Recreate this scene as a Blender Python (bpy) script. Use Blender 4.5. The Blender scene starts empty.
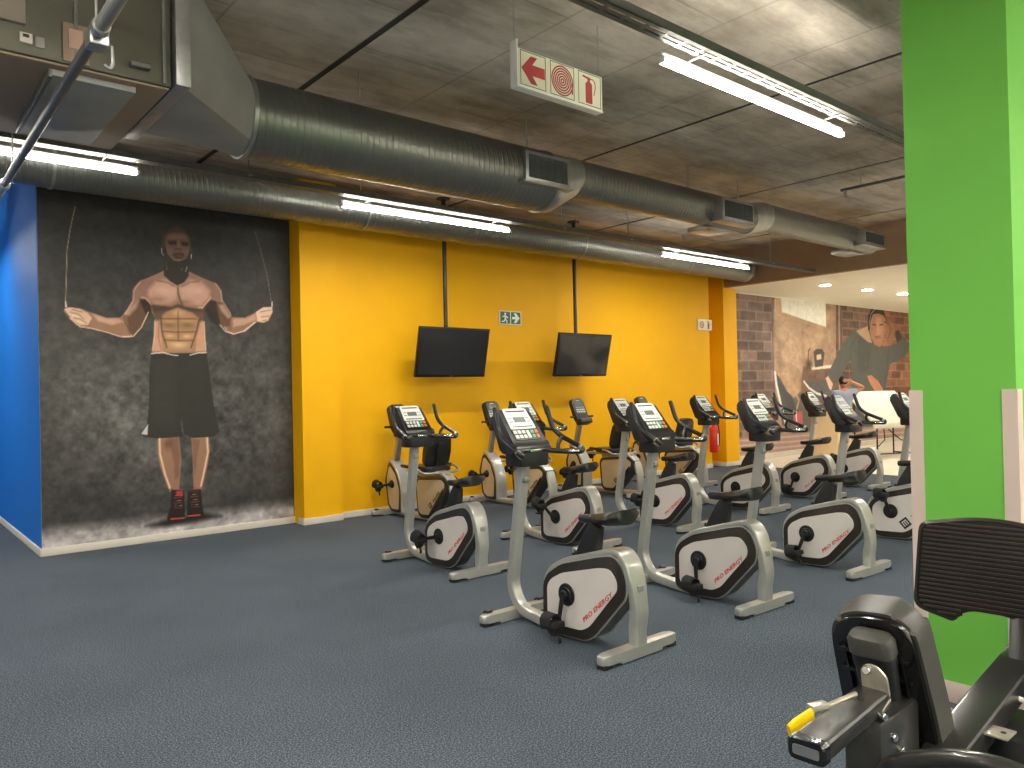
import bpy, bmesh, math, random
import numpy as np
from mathutils import Vector, Matrix, noise as mnoise
R = math.radians
SC = bpy.context.scene
COL = SC.collection
random.seed(4)

# ------------------------------------------------------------------ materials
def lin(c):
    return tuple(((v/255)/12.92 if v/255 <= .04045 else ((v/255+.055)/1.055)**2.4) for v in c)

def mat(name, rgb, rough=.5, metal=0.0, var=.0, scale=8, bump=0.0, bscale=60, coat=0.0, emit=None, spec=.5):
    m = bpy.data.materials.new(name); m.use_nodes = True
    nt = m.node_tree; b = nt.nodes['Principled BSDF']
    col = (*lin(rgb), 1)
    b.inputs['Base Color'].default_value = col
    b.inputs['Roughness'].default_value = rough
    b.inputs['Metallic'].default_value = metal
    b.inputs['Coat Weight'].default_value = coat
    b.inputs['Specular IOR Level'].default_value = spec
    if emit:
        b.inputs['Emission Color'].default_value = (*lin(emit[0]), 1)
        b.inputs['Emission Strength'].default_value = emit[1]
    tc = nt.nodes.new('ShaderNodeTexCoord')
    if var:
        n = nt.nodes.new('ShaderNodeTexNoise'); n.inputs['Scale'].default_value = scale; n.inputs['Detail'].default_value = 5
        nt.links.new(tc.outputs['Object'], n.inputs['Vector'])
        r = nt.nodes.new('ShaderNodeValToRGB')
        r.color_ramp.elements[0].position = .3; r.color_ramp.elements[1].position = .7
        r.color_ramp.elements[0].color = tuple(v*(1-var) for v in col[:3])+(1,)
        r.color_ramp.elements[1].color = tuple(min(1, v*(1+var)) for v in col[:3])+(1,)
        nt.links.new(n.outputs['Fac'], r.inputs['Fac']); nt.links.new(r.outputs['Color'], b.inputs['Base Color'])
    if bump:
        n2 = nt.nodes.new('ShaderNodeTexNoise'); n2.inputs['Scale'].default_value = bscale; n2.inputs['Detail'].default_value = 3
        nt.links.new(tc.outputs['Object'], n2.inputs['Vector'])
        bp = nt.nodes.new('ShaderNodeBump'); bp.inputs['Strength'].default_value = bump; bp.inputs['Distance'].default_value = .01
        nt.links.new(n2.outputs['Fac'], bp.inputs['Height']); nt.links.new(bp.outputs['Normal'], b.inputs['Normal'])
    return m

def carpet_mat():
    m = mat('carpet', (64, 74, 94), .95, spec=.15)
    nt = m.node_tree; b = nt.nodes['Principled BSDF']; tc = nt.nodes['Texture Coordinate']
    n1 = nt.nodes.new('ShaderNodeTexNoise'); n1.inputs['Scale'].default_value = 120; n1.inputs['Detail'].default_value = 3
    n2 = nt.nodes.new('ShaderNodeTexNoise'); n2.inputs['Scale'].default_value = 1.1; n2.inputs['Detail'].default_value = 3
    n3 = nt.nodes.new('ShaderNodeTexNoise'); n3.inputs['Scale'].default_value = 340; n3.inputs['Detail'].default_value = 1
    for n in (n1, n2, n3): nt.links.new(tc.outputs['Object'], n.inputs['Vector'])
    mx = nt.nodes.new('ShaderNodeMath'); mx.operation = 'ADD'
    nt.links.new(n1.outputs['Fac'], mx.inputs[0]); nt.links.new(n3.outputs['Fac'], mx.inputs[1])
    r = nt.nodes.new('ShaderNodeValToRGB')
    e = r.color_ramp.elements
    e[0].position = .36; e[0].color = (*lin((38, 46, 57)), 1)
    e[1].position = .66; e[1].color = (*lin((150, 158, 167)), 1)
    x = e.new(.5); x.color = (*lin((73, 84, 97)), 1)
    hf = nt.nodes.new('ShaderNodeMath'); hf.operation = 'MULTIPLY'; hf.inputs[1].default_value = .5
    nt.links.new(mx.outputs[0], hf.inputs[0]); nt.links.new(hf.outputs[0], r.inputs['Fac'])
    mul = nt.nodes.new('ShaderNodeMixRGB'); mul.blend_type = 'MULTIPLY'; mul.inputs['Fac'].default_value = .5
    r2 = nt.nodes.new('ShaderNodeValToRGB'); r2.color_ramp.elements[0].position = .3; r2.color_ramp.elements[1].position = .7
    r2.color_ramp.elements[0].color = (.62, .62, .62, 1)
    nt.links.new(n2.outputs['Fac'], r2.inputs['Fac'])
    nt.links.new(r.outputs['Color'], mul.inputs['Color1']); nt.links.new(r2.outputs['Color'], mul.inputs['Color2'])
    nt.links.new(mul.outputs['Color'], b.inputs['Base Color'])
    bp = nt.nodes.new('ShaderNodeBump'); bp.inputs['Strength'].default_value = .6; bp.inputs['Distance'].default_value = .006
    nt.links.new(mx.outputs[0], bp.inputs['Height']); nt.links.new(bp.outputs['Normal'], b.inputs['Normal'])
    return m

def concrete_mat():
    m = mat('raw_concrete', (150, 143, 134), .9, spec=.2)
    nt = m.node_tree; b = nt.nodes['Principled BSDF']; tc = nt.nodes['Texture Coordinate']
    n1 = nt.nodes.new('ShaderNodeTexNoise'); n1.inputs['Scale'].default_value = .55; n1.inputs['Detail'].default_value = 7; n1.inputs['Roughness'].default_value = .62
    n2 = nt.nodes.new('ShaderNodeTexNoise'); n2.inputs['Scale'].default_value = 2.6; n2.inputs['Detail'].default_value = 6; n2.inputs['Roughness'].default_value = .7
    mp = nt.nodes.new('ShaderNodeMapping'); mp.inputs['Scale'].default_value = (.45, 1.7, 1)
    nt.links.new(tc.outputs['Object'], n1.inputs['Vector'])
    nt.links.new(tc.outputs['Object'], mp.inputs['Vector']); nt.links.new(mp.outputs['Vector'], n2.inputs['Vector'])
    r1 = nt.nodes.new('ShaderNodeValToRGB'); e = r1.color_ramp.elements
    e[0].position = .32; e[0].color = (*lin((142, 133, 121)), 1); e[1].position = .62; e[1].color = (*lin((214, 205, 192)), 1)
    r2 = nt.nodes.new('ShaderNodeValToRGB'); e = r2.color_ramp.elements
    e[0].position = .34; e[0].color = (.5, .48, .45, 1); e[1].position = .58; e[1].color = (1, 1, 1, 1)
    nt.links.new(n1.outputs['Fac'], r1.inputs['Fac']); nt.links.new(n2.outputs['Fac'], r2.inputs['Fac'])
    mul = nt.nodes.new('ShaderNodeMixRGB'); mul.blend_type = 'MULTIPLY'; mul.inputs['Fac'].default_value = .75
    nt.links.new(r1.outputs['Color'], mul.inputs['Color1']); nt.links.new(r2.outputs['Color'], mul.inputs['Color2'])
    br = nt.nodes.new('ShaderNodeTexBrick'); br.inputs['Scale'].default_value = 1.0
    br.inputs['Brick Width'].default_value = 1.22; br.inputs['Row Height'].default_value = .92; br.inputs['Mortar Size'].default_value = .011
    br.inputs['Color1'].default_value = (1, 1, 1, 1); br.inputs['Color2'].default_value = (.86, .85, .84, 1); br.inputs['Mortar'].default_value = (.42, .4, .38, 1)
    rot = nt.nodes.new('ShaderNodeMapping'); rot.inputs['Rotation'].default_value = (0, 0, R(90))
    nt.links.new(tc.outputs['Object'], rot.inputs['Vector']); nt.links.new(rot.outputs['Vector'], br.inputs['Vector'])
    m2 = nt.nodes.new('ShaderNodeMixRGB'); m2.blend_type = 'MULTIPLY'; m2.inputs['Fac'].default_value = .42
    nt.links.new(mul.outputs['Color'], m2.inputs['Color1']); nt.links.new(br.outputs['Color'], m2.inputs['Color2'])
    nt.links.new(m2.outputs['Color'], b.inputs['Base Color'])
    bp = nt.nodes.new('ShaderNodeBump'); bp.inputs['Strength'].default_value = .35; bp.inputs['Distance'].default_value = .02
    nt.links.new(n2.outputs['Fac'], bp.inputs['Height']); nt.links.new(bp.outputs['Normal'], b.inputs['Normal'])
    return m

def duct_mat(name, pitch):
    m = mat(name, (132, 134, 130), .34, .85)
    nt = m.node_tree; b = nt.nodes['Principled BSDF']; tc = nt.nodes['Texture Coordinate']
    w = nt.nodes.new('ShaderNodeTexWave'); w.bands_direction = 'X'; w.wave_profile = 'SIN'
    w.inputs['Scale'].default_value = .314/pitch; w.inputs['Distortion'].default_value = 0
    mp = nt.nodes.new('ShaderNodeMapping'); mp.inputs['Rotation'].default_value = (0, R(6), R(4))
    nt.links.new(tc.outputs['Object'], mp.inputs['Vector']); nt.links.new(mp.outputs['Vector'], w.inputs['Vector'])
    r = nt.nodes.new('ShaderNodeValToRGB'); r.color_ramp.elements[0].position = .72; r.color_ramp.elements[1].position = .95
    nt.links.new(w.outputs['Fac'], r.inputs['Fac'])
    bp = nt.nodes.new('ShaderNodeBump'); bp.inputs['Strength'].default_value = .7; bp.inputs['Distance'].default_value = .012
    nt.links.new(r.outputs['Color'], bp.inputs['Height']); nt.links.new(bp.outputs['Normal'], b.inputs['Normal'])
    n = nt.nodes.new('ShaderNodeTexNoise'); n.inputs['Scale'].default_value = 30; n.inputs['Detail'].default_value = 4
    nt.links.new(tc.outputs['Object'], n.inputs['Vector'])
    rr = nt.nodes.new('ShaderNodeMapRange'); rr.inputs['To Min'].default_value = .26; rr.inputs['To Max'].default_value = .46
    nt.links.new(n.outputs['Fac'], rr.inputs['Value']); nt.links.new(rr.outputs[0], b.inputs['Roughness'])
    return m

def print_mat(name):
    m = mat(name, (128, 128, 128), .55, spec=.25)
    nt = m.node_tree; b = nt.nodes['Principled BSDF']
    a = nt.nodes.new('ShaderNodeVertexColor'); a.layer_name = 'print'
    nt.links.new(a.outputs['Color'], b.inputs['Base Color'])
    return m

M = dict(
    carpet=carpet_mat(), concrete=concrete_mat(),
    groove=mat('dark_joint', (52, 46, 42), .9),
    yellow=mat('yellow_paint', (240, 178, 0), .62, var=.02, scale=3, spec=.3),
    blue=mat('blue_paint', (22, 110, 202), .6, var=.02, scale=3, spec=.3),
    green=mat('green_paint', (116, 194, 78), .6, var=.02, scale=3, spec=.3),
    brown=mat('brown_render', (150, 128, 106), .85, var=.08, scale=3, spec=.2),
    cream=mat('cream_board', (246, 242, 228), .7, var=.02, scale=2, spec=.3),
    vinyl=mat('cream_vinyl', (232, 224, 206), .45, var=.06, scale=4),
    skirt=mat('pale_skirting', (214, 208, 196), .5, var=.04, scale=6),
    guard=mat('beige_guard', (214, 196, 184), .5, var=.03, scale=5),
    silver=mat('silver_paint', (184, 184, 178), .32, .5, var=.05, scale=14, coat=.4),
    black=mat('black_plastic', (26, 26, 27), .38, var=.15, scale=30, bump=.05, bscale=300),
    blackgloss=mat('black_gloss', (18, 18, 19), .2, coat=.4),
    bronze=mat('dark_trim', (52, 46, 40), .3, .3, var=.1, scale=10, coat=.3),
    rubber=mat('rubber', (24, 24, 24), .8, bump=.2, bscale=200),
    panel=mat('white_panel', (210, 204, 200), .42, var=.03, scale=5),
    tan=mat('champagne_panel', (188, 168, 134), .4, .1, var=.04, scale=5),
    face=mat('pale_faceplate', (236, 236, 232), .4),
    greyface=mat('grey_faceplate', (150, 154, 152), .35),
    lcd=mat('lcd', (118, 124, 118), .25),
    lcdgreen=mat('lcd_green', (92, 108, 84), .25),
    keyw=mat('white_key', (214, 220, 216), .5), keyg=mat('green_key', (96, 176, 130), .5), keyo=mat('orange_key', (226, 110, 66), .5),
    red=mat('red_ink', (204, 50, 62), .5), ink=mat('black_ink', (30, 28, 28), .5),
    chrome=mat('chrome', (220, 220, 222), .15, 1.0),
    steel=mat('galvanised_steel', (170, 172, 172), .38, .85, var=.12, scale=9),
    tray=mat('tray_steel', (112, 112, 108), .5, .4, var=.1, scale=12),
    duct=duct_mat('spiral_duct', .055), ductb=duct_mat('fine_spiral_duct', .05),
    beige=mat('beige_cover', (150, 138, 126), .6),
    pan=mat('pan_metal', (150, 151, 148), .5, .08, var=.08, scale=4),
    ahu=mat('unit_casing', (92, 91, 80), .5, .4, var=.06, scale=4),
    grille=mat('grille_dark', (70, 76, 76), .5, .3),
    greyplastic=mat('grey_box', (150, 152, 148), .5, .3),
    lamp=mat('lamp_tube', (255, 255, 255), .4, emit=((255, 249, 236), 175.0)),
    lampside=mat('lamp_side', (255, 255, 255), .4, emit=((255, 249, 236), 17.0)),
    lamptop=mat('lamp_top', (255, 255, 255), .4, emit=((255, 249, 236), 66.0)),
    lamp2=mat('downlight_lens', (255, 255, 255), .4, emit=((255, 248, 234), 170.0)),
    tvframe=mat('tv_frame', (16, 16, 17), .3), tvscreen=mat('tv_screen', (40, 40, 42), .12, spec=.6),
    signw=mat('sign_cream', (226, 226, 202), .5), signgreen=mat('sign_green', (44, 96, 70), .5), signred=mat('sign_red', (164, 52, 50), .5),
    signline=mat('sign_outline', (62, 66, 54), .5), white=mat('white_plastic', (240, 240, 236), .4),
    extred=mat('red_enamel', (196, 24, 24), .3, coat=.5),
    graphite=mat('graphite_paint', (54, 54, 52), .33, .45, var=.08, scale=12, coat=.4),
    vinylpad=mat('black_upholstery', (30, 30, 30), .42, bump=.08, bscale=180),
    padedge=mat('grey_upholstery', (66, 66, 61), .42, bump=.06, bscale=160),
    zinc=mat('zinc_plate', (206, 198, 182), .35, .7, var=.15, scale=30),
    yellowgrip=mat('yellow_grip', (240, 202, 20), .4), rust=mat('brown_strip', (112, 84, 62), .5, .4),
    cabinet=mat('cream_cabinet', (226, 202, 160), .5, var=.03, scale=3), tabletop=mat('white_tabletop', (206, 203, 186), .4),
    skin=mat('skin', (196, 138, 106), .55), hair=mat('dark_hair', (30, 26, 25), .6, bump=.4, bscale=80),
    shirt=mat('grey_blue_shirt', (150, 160, 182), .8, bump=.15, bscale=40), shorts=mat('dark_shorts', (44, 46, 52), .8), shoe=mat('white_shoe', (220, 220, 220), .6),
    label=mat('paper_label', (232, 224, 216), .6), pink=mat('pink_label', (200, 166, 150), .6), brownpanel=mat('brown_panel', (146, 127, 110), .7),
)

# ------------------------------------------------------------------ mesh tools
def finish(bm, sharp=32):
    bmesh.ops.recalc_face_normals(bm, faces=bm.faces)
    for f in bm.faces: f.smooth = True
    lim = R(sharp)
    for e in bm.edges:
        if len(e.link_faces) == 2:
            if e.calc_face_angle(0) > lim: e.smooth = False

def build(name, bm, mats, parent=None, loc=None, sharp=32):
    finish(bm, sharp)
    me = bpy.data.meshes.new(name); bm.to_mesh(me); bm.free()
    if not isinstance(mats, (list, tuple)): mats = [mats]
    for m in mats: me.materials.append(m)
    o = bpy.data.objects.new(name, me); COL.objects.link(o)
    if parent: o.parent = parent
    if loc is not None: o.location = loc
    return o

def nb(): return bmesh.new()
def setmi(bm, n0, mi):
    bm.faces.ensure_lookup_table()
    for f in bm.faces[n0:]: f.material_index = mi

def merge(bm, t, mi=None, mx=None):
    """copy the faces of a scratch bmesh into bm"""
    mp = {}
    for v in t.verts: mp[v] = bm.verts.new(mx @ v.co if mx is not None else v.co)
    out = list(mp.values())
    for f in t.faces:
        g = bm.faces.new([mp[v] for v in f.verts]); g.material_index = f.material_index if mi is None else mi
    t.free(); return out
def box(bm, x0, x1, y0, y1, z0, z1, bev=0.0, mi=0, seg=2, mx=None):
    t = bmesh.new()
    g = bmesh.ops.create_cube(t, size=1)['verts']
    for v in g: v.co = Vector(((x0+x1)/2+v.co.x*(x1-x0), (y0+y1)/2+v.co.y*(y1-y0), (z0+z1)/2+v.co.z*(z1-z0)))
    if bev > 0: bmesh.ops.bevel(t, geom=list(t.edges), offset=bev, segments=seg, affect='EDGES', profile=.5, clamp_overlap=True)
    return merge(bm, t, mi, mx)
def setfrom(bm, vs, mi):
    for v in vs:
        if v.is_valid:
            for f in v.link_faces: f.material_index = mi

def fillet(pts, r, n=5):
    out = []; N = len(pts)
    for i in range(N):
        p = Vector(pts[i]); a = Vector(pts[i-1]); b = Vector(pts[(i+1) % N])
        rr = r[i] if isinstance(r, (list, tuple)) else r
        da = (a-p); db = (b-p)
        d = min(rr, da.length*.48, db.length*.48)
        if d < 1e-5: out.append(p); continue
        p0 = p+da.normalized()*d; p1 = p+db.normalized()*d
        for k in range(n+1):
            t = k/n
            out.append(p0*(1-t)**2+p*2*t*(1-t)+p1*t*t)
    return out
def smooth_path(pts, r, n=6):
    pts = [Vector(p) for p in pts]; out = [pts[0]]
    for i in range(1, len(pts)-1):
        p = pts[i]; da = pts[i-1]-p; db = pts[i+1]-p
        rr = r[i] if isinstance(r, (list, tuple)) else r
        d = min(rr, da.length*.48, db.length*.48)
        p0 = p+da.normalized()*d; p1 = p+db.normalized()*d
        for k in range(n+1):
            t = k/n; out.append(p0*(1-t)**2+p*2*t*(1-t)+p1*t*t)
    out.append(pts[-1]); return out

def prism(bm, poly, a, b, axis='x', bev=0.0, mi=0, mx=None):
    """outline (u, v) extruded between a and b: axis x -> (y,z), y -> (x,z), z -> (x,y)"""
    t = bmesh.new()
    def P(u, v, w): return {'x': (w, u, v), 'y': (u, w, v), 'z': (u, v, w)}[axis]
    va = [t.verts.new(P(p[0], p[1], a)) for p in poly]
    vb = [t.verts.new(P(p[0], p[1], b)) for p in poly]
    N = len(poly)
    fs = [t.faces.new(va), t.faces.new(vb[::-1])]
    for i in range(N): t.faces.new((va[i], vb[i], vb[(i+1) % N], va[(i+1) % N]))
    if bev:
        es = list(set(fs[0].edges) | set(fs[1].edges))
        bmesh.ops.bevel(t, geom=es, offset=bev, segments=2, affect='EDGES', profile=.5, clamp_overlap=True)
    return merge(bm, t, mi, mx)

def sweep(bm, path, sect, mi=0, side=None, caps=True, scales=None):
    path = [Vector(p) for p in path]; N = len(path); K = len(sect); rings = []
    prev = None
    for i, p in enumerate(path):
        t = (path[min(i+1, N-1)]-path[max(i-1, 0)]).normalized()
        if side is not None:
            s = Vector(side); s = (s-t*s.dot(t)).normalized()
        elif prev is None:
            s = t.cross(Vector((0, 0, 1)))
            if s.length < .05: s = t.cross(Vector((0, 1, 0)))
            s.normalize()
        else:
            s = (prev-t*prev.dot(t)).normalized()
        prev = s; u = s.cross(t)
        k = scales[i] if scales else 1
        kk = k if isinstance(k, (tuple, list)) else (k, k)
        rings.append([bm.verts.new(p+s*a*kk[0]+u*b*kk[1]) for a, b in sect])
    for i in range(N-1):
        for j in range(K):
            f = bm.faces.new((rings[i][j], rings[i][(j+1) % K], rings[i+1][(j+1) % K], rings[i+1][j])); f.material_index = mi
    if caps:
        f = bm.faces.new(rings[0][::-1]); f.material_index = mi
        f = bm.faces.new(rings[-1]); f.material_index = mi
    return rings
def circ(r, n=12): return [(r*math.cos(2*math.pi*k/n), r*math.sin(2*math.pi*k/n)) for k in range(n)]
def rrect(w, h, r=.01, n=3): return [(p.x, p.y) for p in fillet([(-w/2, -h/2), (w/2, -h/2), (w/2, h/2), (-w/2, h/2)], r, n)]
def tube(bm, pts, r, n=10, fil=0.0, mi=0, scales=None):
    p = smooth_path(pts, fil) if fil else pts
    return sweep(bm, p, circ(r, n), mi, scales=scales)
def dome_tube(bm, pts, r, n=10, fil=0.0, mi=0):
    """round bar with rounded ends"""
    p = smooth_path(pts, fil) if fil else [Vector(q) for q in pts]
    a = (p[0]-p[1]).normalized(); b = (p[-1]-p[-2]).normalized()
    full = [p[0]+a*r*.8, p[0]+a*r*.5]+list(p)+[p[-1]+b*r*.5, p[-1]+b*r*.8]
    sc = [.35, .8]+[1]*len(p)+[.8, .35]
    return sweep(bm, full, circ(r, n), mi, scales=sc)
def cyl(bm, c, axis, r, h, n=20, mi=0, bev=0):
    c = Vector(c); a = Vector(axis).normalized()
    if bev:
        pts = [c-a*h/2, c-a*(h/2-bev), c+a*(h/2-bev), c+a*h/2]; sc = [1-bev/r, 1, 1, 1-bev/r]
    else:
        pts = [c-a*h/2, c+a*h/2]; sc = None
    return sweep(bm, pts, circ(r, n), mi, scales=sc)
def ball(bm, c, r, sx=1, sy=1, sz=1, mi=0, u=16, v=10):
    g = bmesh.ops.create_uvsphere(bm, u_segments=u, v_segments=v, radius=r)['verts']
    for w in g: w.co = Vector((c[0]+w.co.x*sx, c[1]+w.co.y*sy, c[2]+w.co.z*sz))
    setfrom(bm, g, mi); return g

def text_mesh(bm, s, size, matrix, depth=.0012, shear=0.0, bold=0.0, mi=0, space=1.0, sx=1.0):
    c = bpy.data.curves.new('t', 'FONT'); c.body = s; c.size = size; c.extrude = depth; c.shear = shear; c.offset = bold
    c.align_x = 'CENTER'; c.align_y = 'CENTER'; c.space_character = space; c.resolution_u = 2
    o = bpy.data.objects.new('t', c); COL.objects.link(o)
    dg = bpy.context.evaluated_depsgraph_get()
    me = bpy.data.meshes.new_from_object(o.evaluated_get(dg))
    me.transform(matrix @ Matrix.Diagonal((sx, 1, 1, 1)))
    n0 = len(bm.verts); bm.from_mesh(me); bm.verts.ensure_lookup_table()
    setfrom(bm, bm.verts[n0:], mi)
    bpy.data.objects.remove(o); bpy.data.curves.remove(c); bpy.data.meshes.remove(me)

def frame(origin, right, up):
    r = Vector(right).normalized(); u = Vector(up).normalized(); n = r.cross(u)
    m = Matrix((r, u, n)).transposed().to_4x4(); m.translation = Vector(origin); return m

# ------------------------------------------------------------------ object records
def tag(o, label, cat, group=None):
    o['label'] = label; o['category'] = cat
    if group: o['group'] = group
    return o
def thing(name, label, cat, loc=(0, 0, 0), group=None, rz=0):
    o = bpy.data.objects.new(name, None); COL.objects.link(o)
    o.empty_display_size = .2; o.location = loc; o.rotation_euler = (0, 0, rz)
    return tag(o, label, cat, group)
def struct(name, bm, m, sharp=32):
    o = build(name, bm, m, sharp=sharp); o['kind'] = 'structure'; return o
def dup(o, parent=None):
    c = o.copy(); COL.objects.link(c)
    if parent: c.parent = parent
    for ch in list(o.children): dup(ch, c)
    return c

# ------------------------------------------------------------------ camera
def add_camera():
    f, yaw, pitch, roll = 765.6, .70461, .00885, -.02142
    cy, sy, cp, sp = math.cos(yaw), math.sin(yaw), math.cos(pitch), math.sin(pitch)
    fwd = Vector((sy*cp, cy*cp, sp)); right = Vector((cy, -sy, 0)); up = right.cross(fwd)
    cr, sr = math.cos(roll), math.sin(roll)
    r = cr*right+sr*up; u = -sr*right+cr*up
    cd = bpy.data.cameras.new('camera'); cd.sensor_width = 36; cd.lens = f/1024*36; cd.clip_start = .05
    o = bpy.data.objects.new('camera', cd); COL.objects.link(o)
    m = Matrix((r, u, -fwd)).transposed().to_4x4(); m.translation = (0, 0, 1.5); o.matrix_world = m
    SC.camera = o
add_camera()

# ------------------------------------------------------------------ the room
CEIL = 4.02
XR, ZS = 12.35, 3.35           # bulkhead plane and soffit height
X0, Y0 = -6.0, -5.0            # walls behind the camera
bm = nb(); box(bm, X0, 12.7, Y0, 13.5, -.1, 0); struct('floor', bm, M['carpet'])
bm = nb(); box(bm, 12.7, 21.5, Y0, 9.0, -.1, .002); struct('floor_far', bm, M['vinyl'])
bm = nb()
edges = [X0-.2, -1.0, 2.79, 6.1, 8.94, 11.55, 21.7]
for a, b in zip(edges[:-1], edges[1:]):
    ga = .03
    box(bm, a+ga, b-ga, Y0-.2, 13.7, CEIL, CEIL+.12)
    if b < 21: box(bm, b-ga, b+ga, Y0-.2, 13.7, CEIL+.008, CEIL+.12, mi=1)
box(bm, X0-.2, 21.7, Y0-.2, 13.7, CEIL+.121, CEIL+.2)
struct('ceiling', bm, [M['concrete'], M['groove']])
bm = nb(); box(bm, 4.3, 11.98, 8.42, 8.7, 0, CEIL); box(bm, 11.97, XR+.3, 8.66, 8.8, 0, CEIL); struct('wall_back', bm, M['yellow'])
bm = nb(); box(bm, 3.88, 4.36, 8.31, 8.6, 0, CEIL); struct('column', bm, M['yellow'])
bm = nb(); box(bm, 12.31, 12.74, 8.33, 8.67, 0, CEIL-.02); struct('column_far', bm, M['yellow'])
bm = nb(); box(bm, 1.31, 3.9, 8.575, 8.75, 0, CEIL); struct('wall_print', bm, M['groove'])
bm = nb(); box(bm, 1.305, 1.45, 8.58, 13.4, 0, CEIL); struct('wall_blue', bm, M['blue'])
bm = nb(); box(bm, X0, 1.4, 13.4, 13.6, 0, CEIL); struct('wall_corridor', bm, M['blue'])
bm = nb(); box(bm, X0-.2, X0, Y0, 13.6, 0, CEIL); struct('wall_left', bm, M['cream'])
bm = nb(); box(bm, X0-.2, 21.7, Y0-.2, Y0, 0, CEIL); struct('wall_rear', bm, M['cream'])
bm = nb(); box(bm, 21.5, 21.7, Y0, 9.0, 0, CEIL); struct('wall_right', bm, M['cream'])
bm = nb(); box(bm, 12.7, 21.5, 8.595, 8.8, 0, ZS+.1); struct('wall_far', bm, M['cream'])
bm = nb(); box(bm, XR, XR+.12, Y0, 8.67, ZS, CEIL); struct('wall_bulkhead', bm, M['brown'])
bm = nb(); box(bm, XR+.12, 21.5, Y0, 8.595, ZS, ZS+.06); struct('ceiling_far', bm, M['cream'])
# green column with corner guards
GX0, GX1, GY0, GY1 = 3.87, 4.6, 1.13, 1.575
bm = nb(); box(bm, GX0, GX1, GY0, GY1, 0, CEIL); struct('column_green', bm, M['green'])
bm = nb()
box(bm, GX0-.006, GX0+.05, GY1-.055, GY1+.006, .0, 1.46); struct('trim_1', bm, M['guard'])
bm = nb()
box(bm, GX0-.006, GX0+.06, GY0-.006, GY0+.055, .0, 1.46); struct('trim_2', bm, M['guard'])
bm = nb(); box(bm, GX0-.004, GX1+.004, GY0-.004, GY1+.004, 0, .098, .002); struct('baseboard_green', bm, M['guard'])
# skirtings
SK = .075
bm = nb(); box(bm, 1.30, 3.88, 8.555, 8.58, 0, SK, .003); struct('baseboard_print', bm, M['skirt'])
bm = nb(); box(bm, 1.292, 1.31, 8.57, 13.4, 0, SK, .003); struct('baseboard_blue', bm, M['skirt'])
bm = nb(); box(bm, 3.868, 4.372, 8.296, 8.45, 0, SK, .003); struct('baseboard_column', bm, M['skirt'])
bm = nb(); box(bm, 4.36, 11.99, 8.408, 8.43, 0, SK, .003); box(bm, 11.97, 12.31, 8.648, 8.67, 0, SK, .003); struct('baseboard_back', bm, M['skirt'])
bm = nb(); box(bm, 12.298, 12.752, 8.316, 8.66, 0, SK, .003); struct('baseboard_far_column', bm, M['skirt'])
bm = nb(); box(bm, 12.74, 21.5, 8.57, 8.6, 0, .1, .003); struct('baseboard_far', bm, M['skirt'])

# ------------------------------------------------------------------ wall prints (flat printed sheets)
def fractal(h, w, cell, octaves, seed):
    rng = np.random.default_rng(seed); out = np.zeros((h, w)); amp = 1; tot = 0
    for k in range(octaves):
        c = max(1.0, cell/2**k); gh, gw = int(h/c)+3, int(w/c)+3
        g = rng.random((gh, gw)); yy = np.arange(h)/c; xx = np.arange(w)/c
        y0 = yy.astype(int); x0 = xx.astype(int); fy = (yy-y0)[:, None]; fx = (xx-x0)[None, :]
        fy = fy*fy*(3-2*fy); fx = fx*fx*(3-2*fx)
        a = g[y0][:, x0]; b = g[y0][:, x0+1]; c_ = g[y0+1][:, x0]; d = g[y0+1][:, x0+1]
        out += amp*(a*(1-fx)*(1-fy)+b*fx*(1-fy)+c_*(1-fx)*fy+d*fx*fy); tot += amp; amp *= .68
    return out/tot
def seg_dist(X, Z, a, b):
    ax, az = a; bx, bz = b; dx, dz = bx-ax, bz-az; L = dx*dx+dz*dz+1e-9
    t = np.clip(((X-ax)*dx+(Z-az)*dz)/L, 0, 1)
    return np.hypot(X-ax-t*dx, Z-az-t*dz)
def paint(img, xs, zs, items):
    for kind, col, blur, alpha, width, pts in items:
        px = [p[0] for p in pts]; pz = [p[1] for p in pts]
        if kind == 'e':
            rx = abs(pts[1][0]-pts[0][0]); rz = abs(pts[1][1]-pts[0][1]); m = 2
            lo = (pts[0][0]-rx*m, pts[0][1]-rz*m); hi = (pts[0][0]+rx*m, pts[0][1]+rz*m)
        else:
            pad = blur+width; lo = (min(px)-pad, min(pz)-pad); hi = (max(px)+pad, max(pz)+pad)
        i0, i1 = np.searchsorted(xs, [lo[0], hi[0]]); j0, j1 = np.searchsorted(zs, [lo[1], hi[1]])
        if i1 <= i0 or j1 <= j0: continue
        X, Z = np.meshgrid(xs[i0:i1], zs[j0:j1])
        if kind == 'e':
            q = ((X-pts[0][0])/max(rx, 1))**2+((Z-pts[0][1])/max(rz, 1))**2; a = np.exp(-q*1.2)
        elif kind == 's':
            d = np.full(X.shape, 1e9)
            for p, q in zip(pts[:-1], pts[1:]): d = np.minimum(d, seg_dist(X, Z, p, q))
            a = np.clip(.5+(width/2-d)/max(blur, 1), 0, 1)
        else:
            d = np.full(X.shape, 1e9); ins = np.zeros(X.shape, bool)
            for p, q in zip(pts, pts[1:]+pts[:1]):
                d = np.minimum(d, seg_dist(X, Z, p, q))
                if p[1] != q[1]:
                    cond = (p[1] > Z) != (q[1] > Z)
                    ins ^= cond & (X < (q[0]-p[0])*(Z-p[1])/(q[1]-p[1])+p[0])
            a = np.clip(.5+np.where(ins, d, -d)/max(blur, 1), 0, 1)
        a = (a*alpha)[..., None]
        img[j0:j1, i0:i1] = img[j0:j1, i0:i1]*(1-a)+np.array(col)*a
    return img
def to_lin(a):
    a = np.clip(a/255, 0, 1); return np.where(a <= .04045, a/12.92, ((a+.055)/1.055)**2.4)
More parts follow.
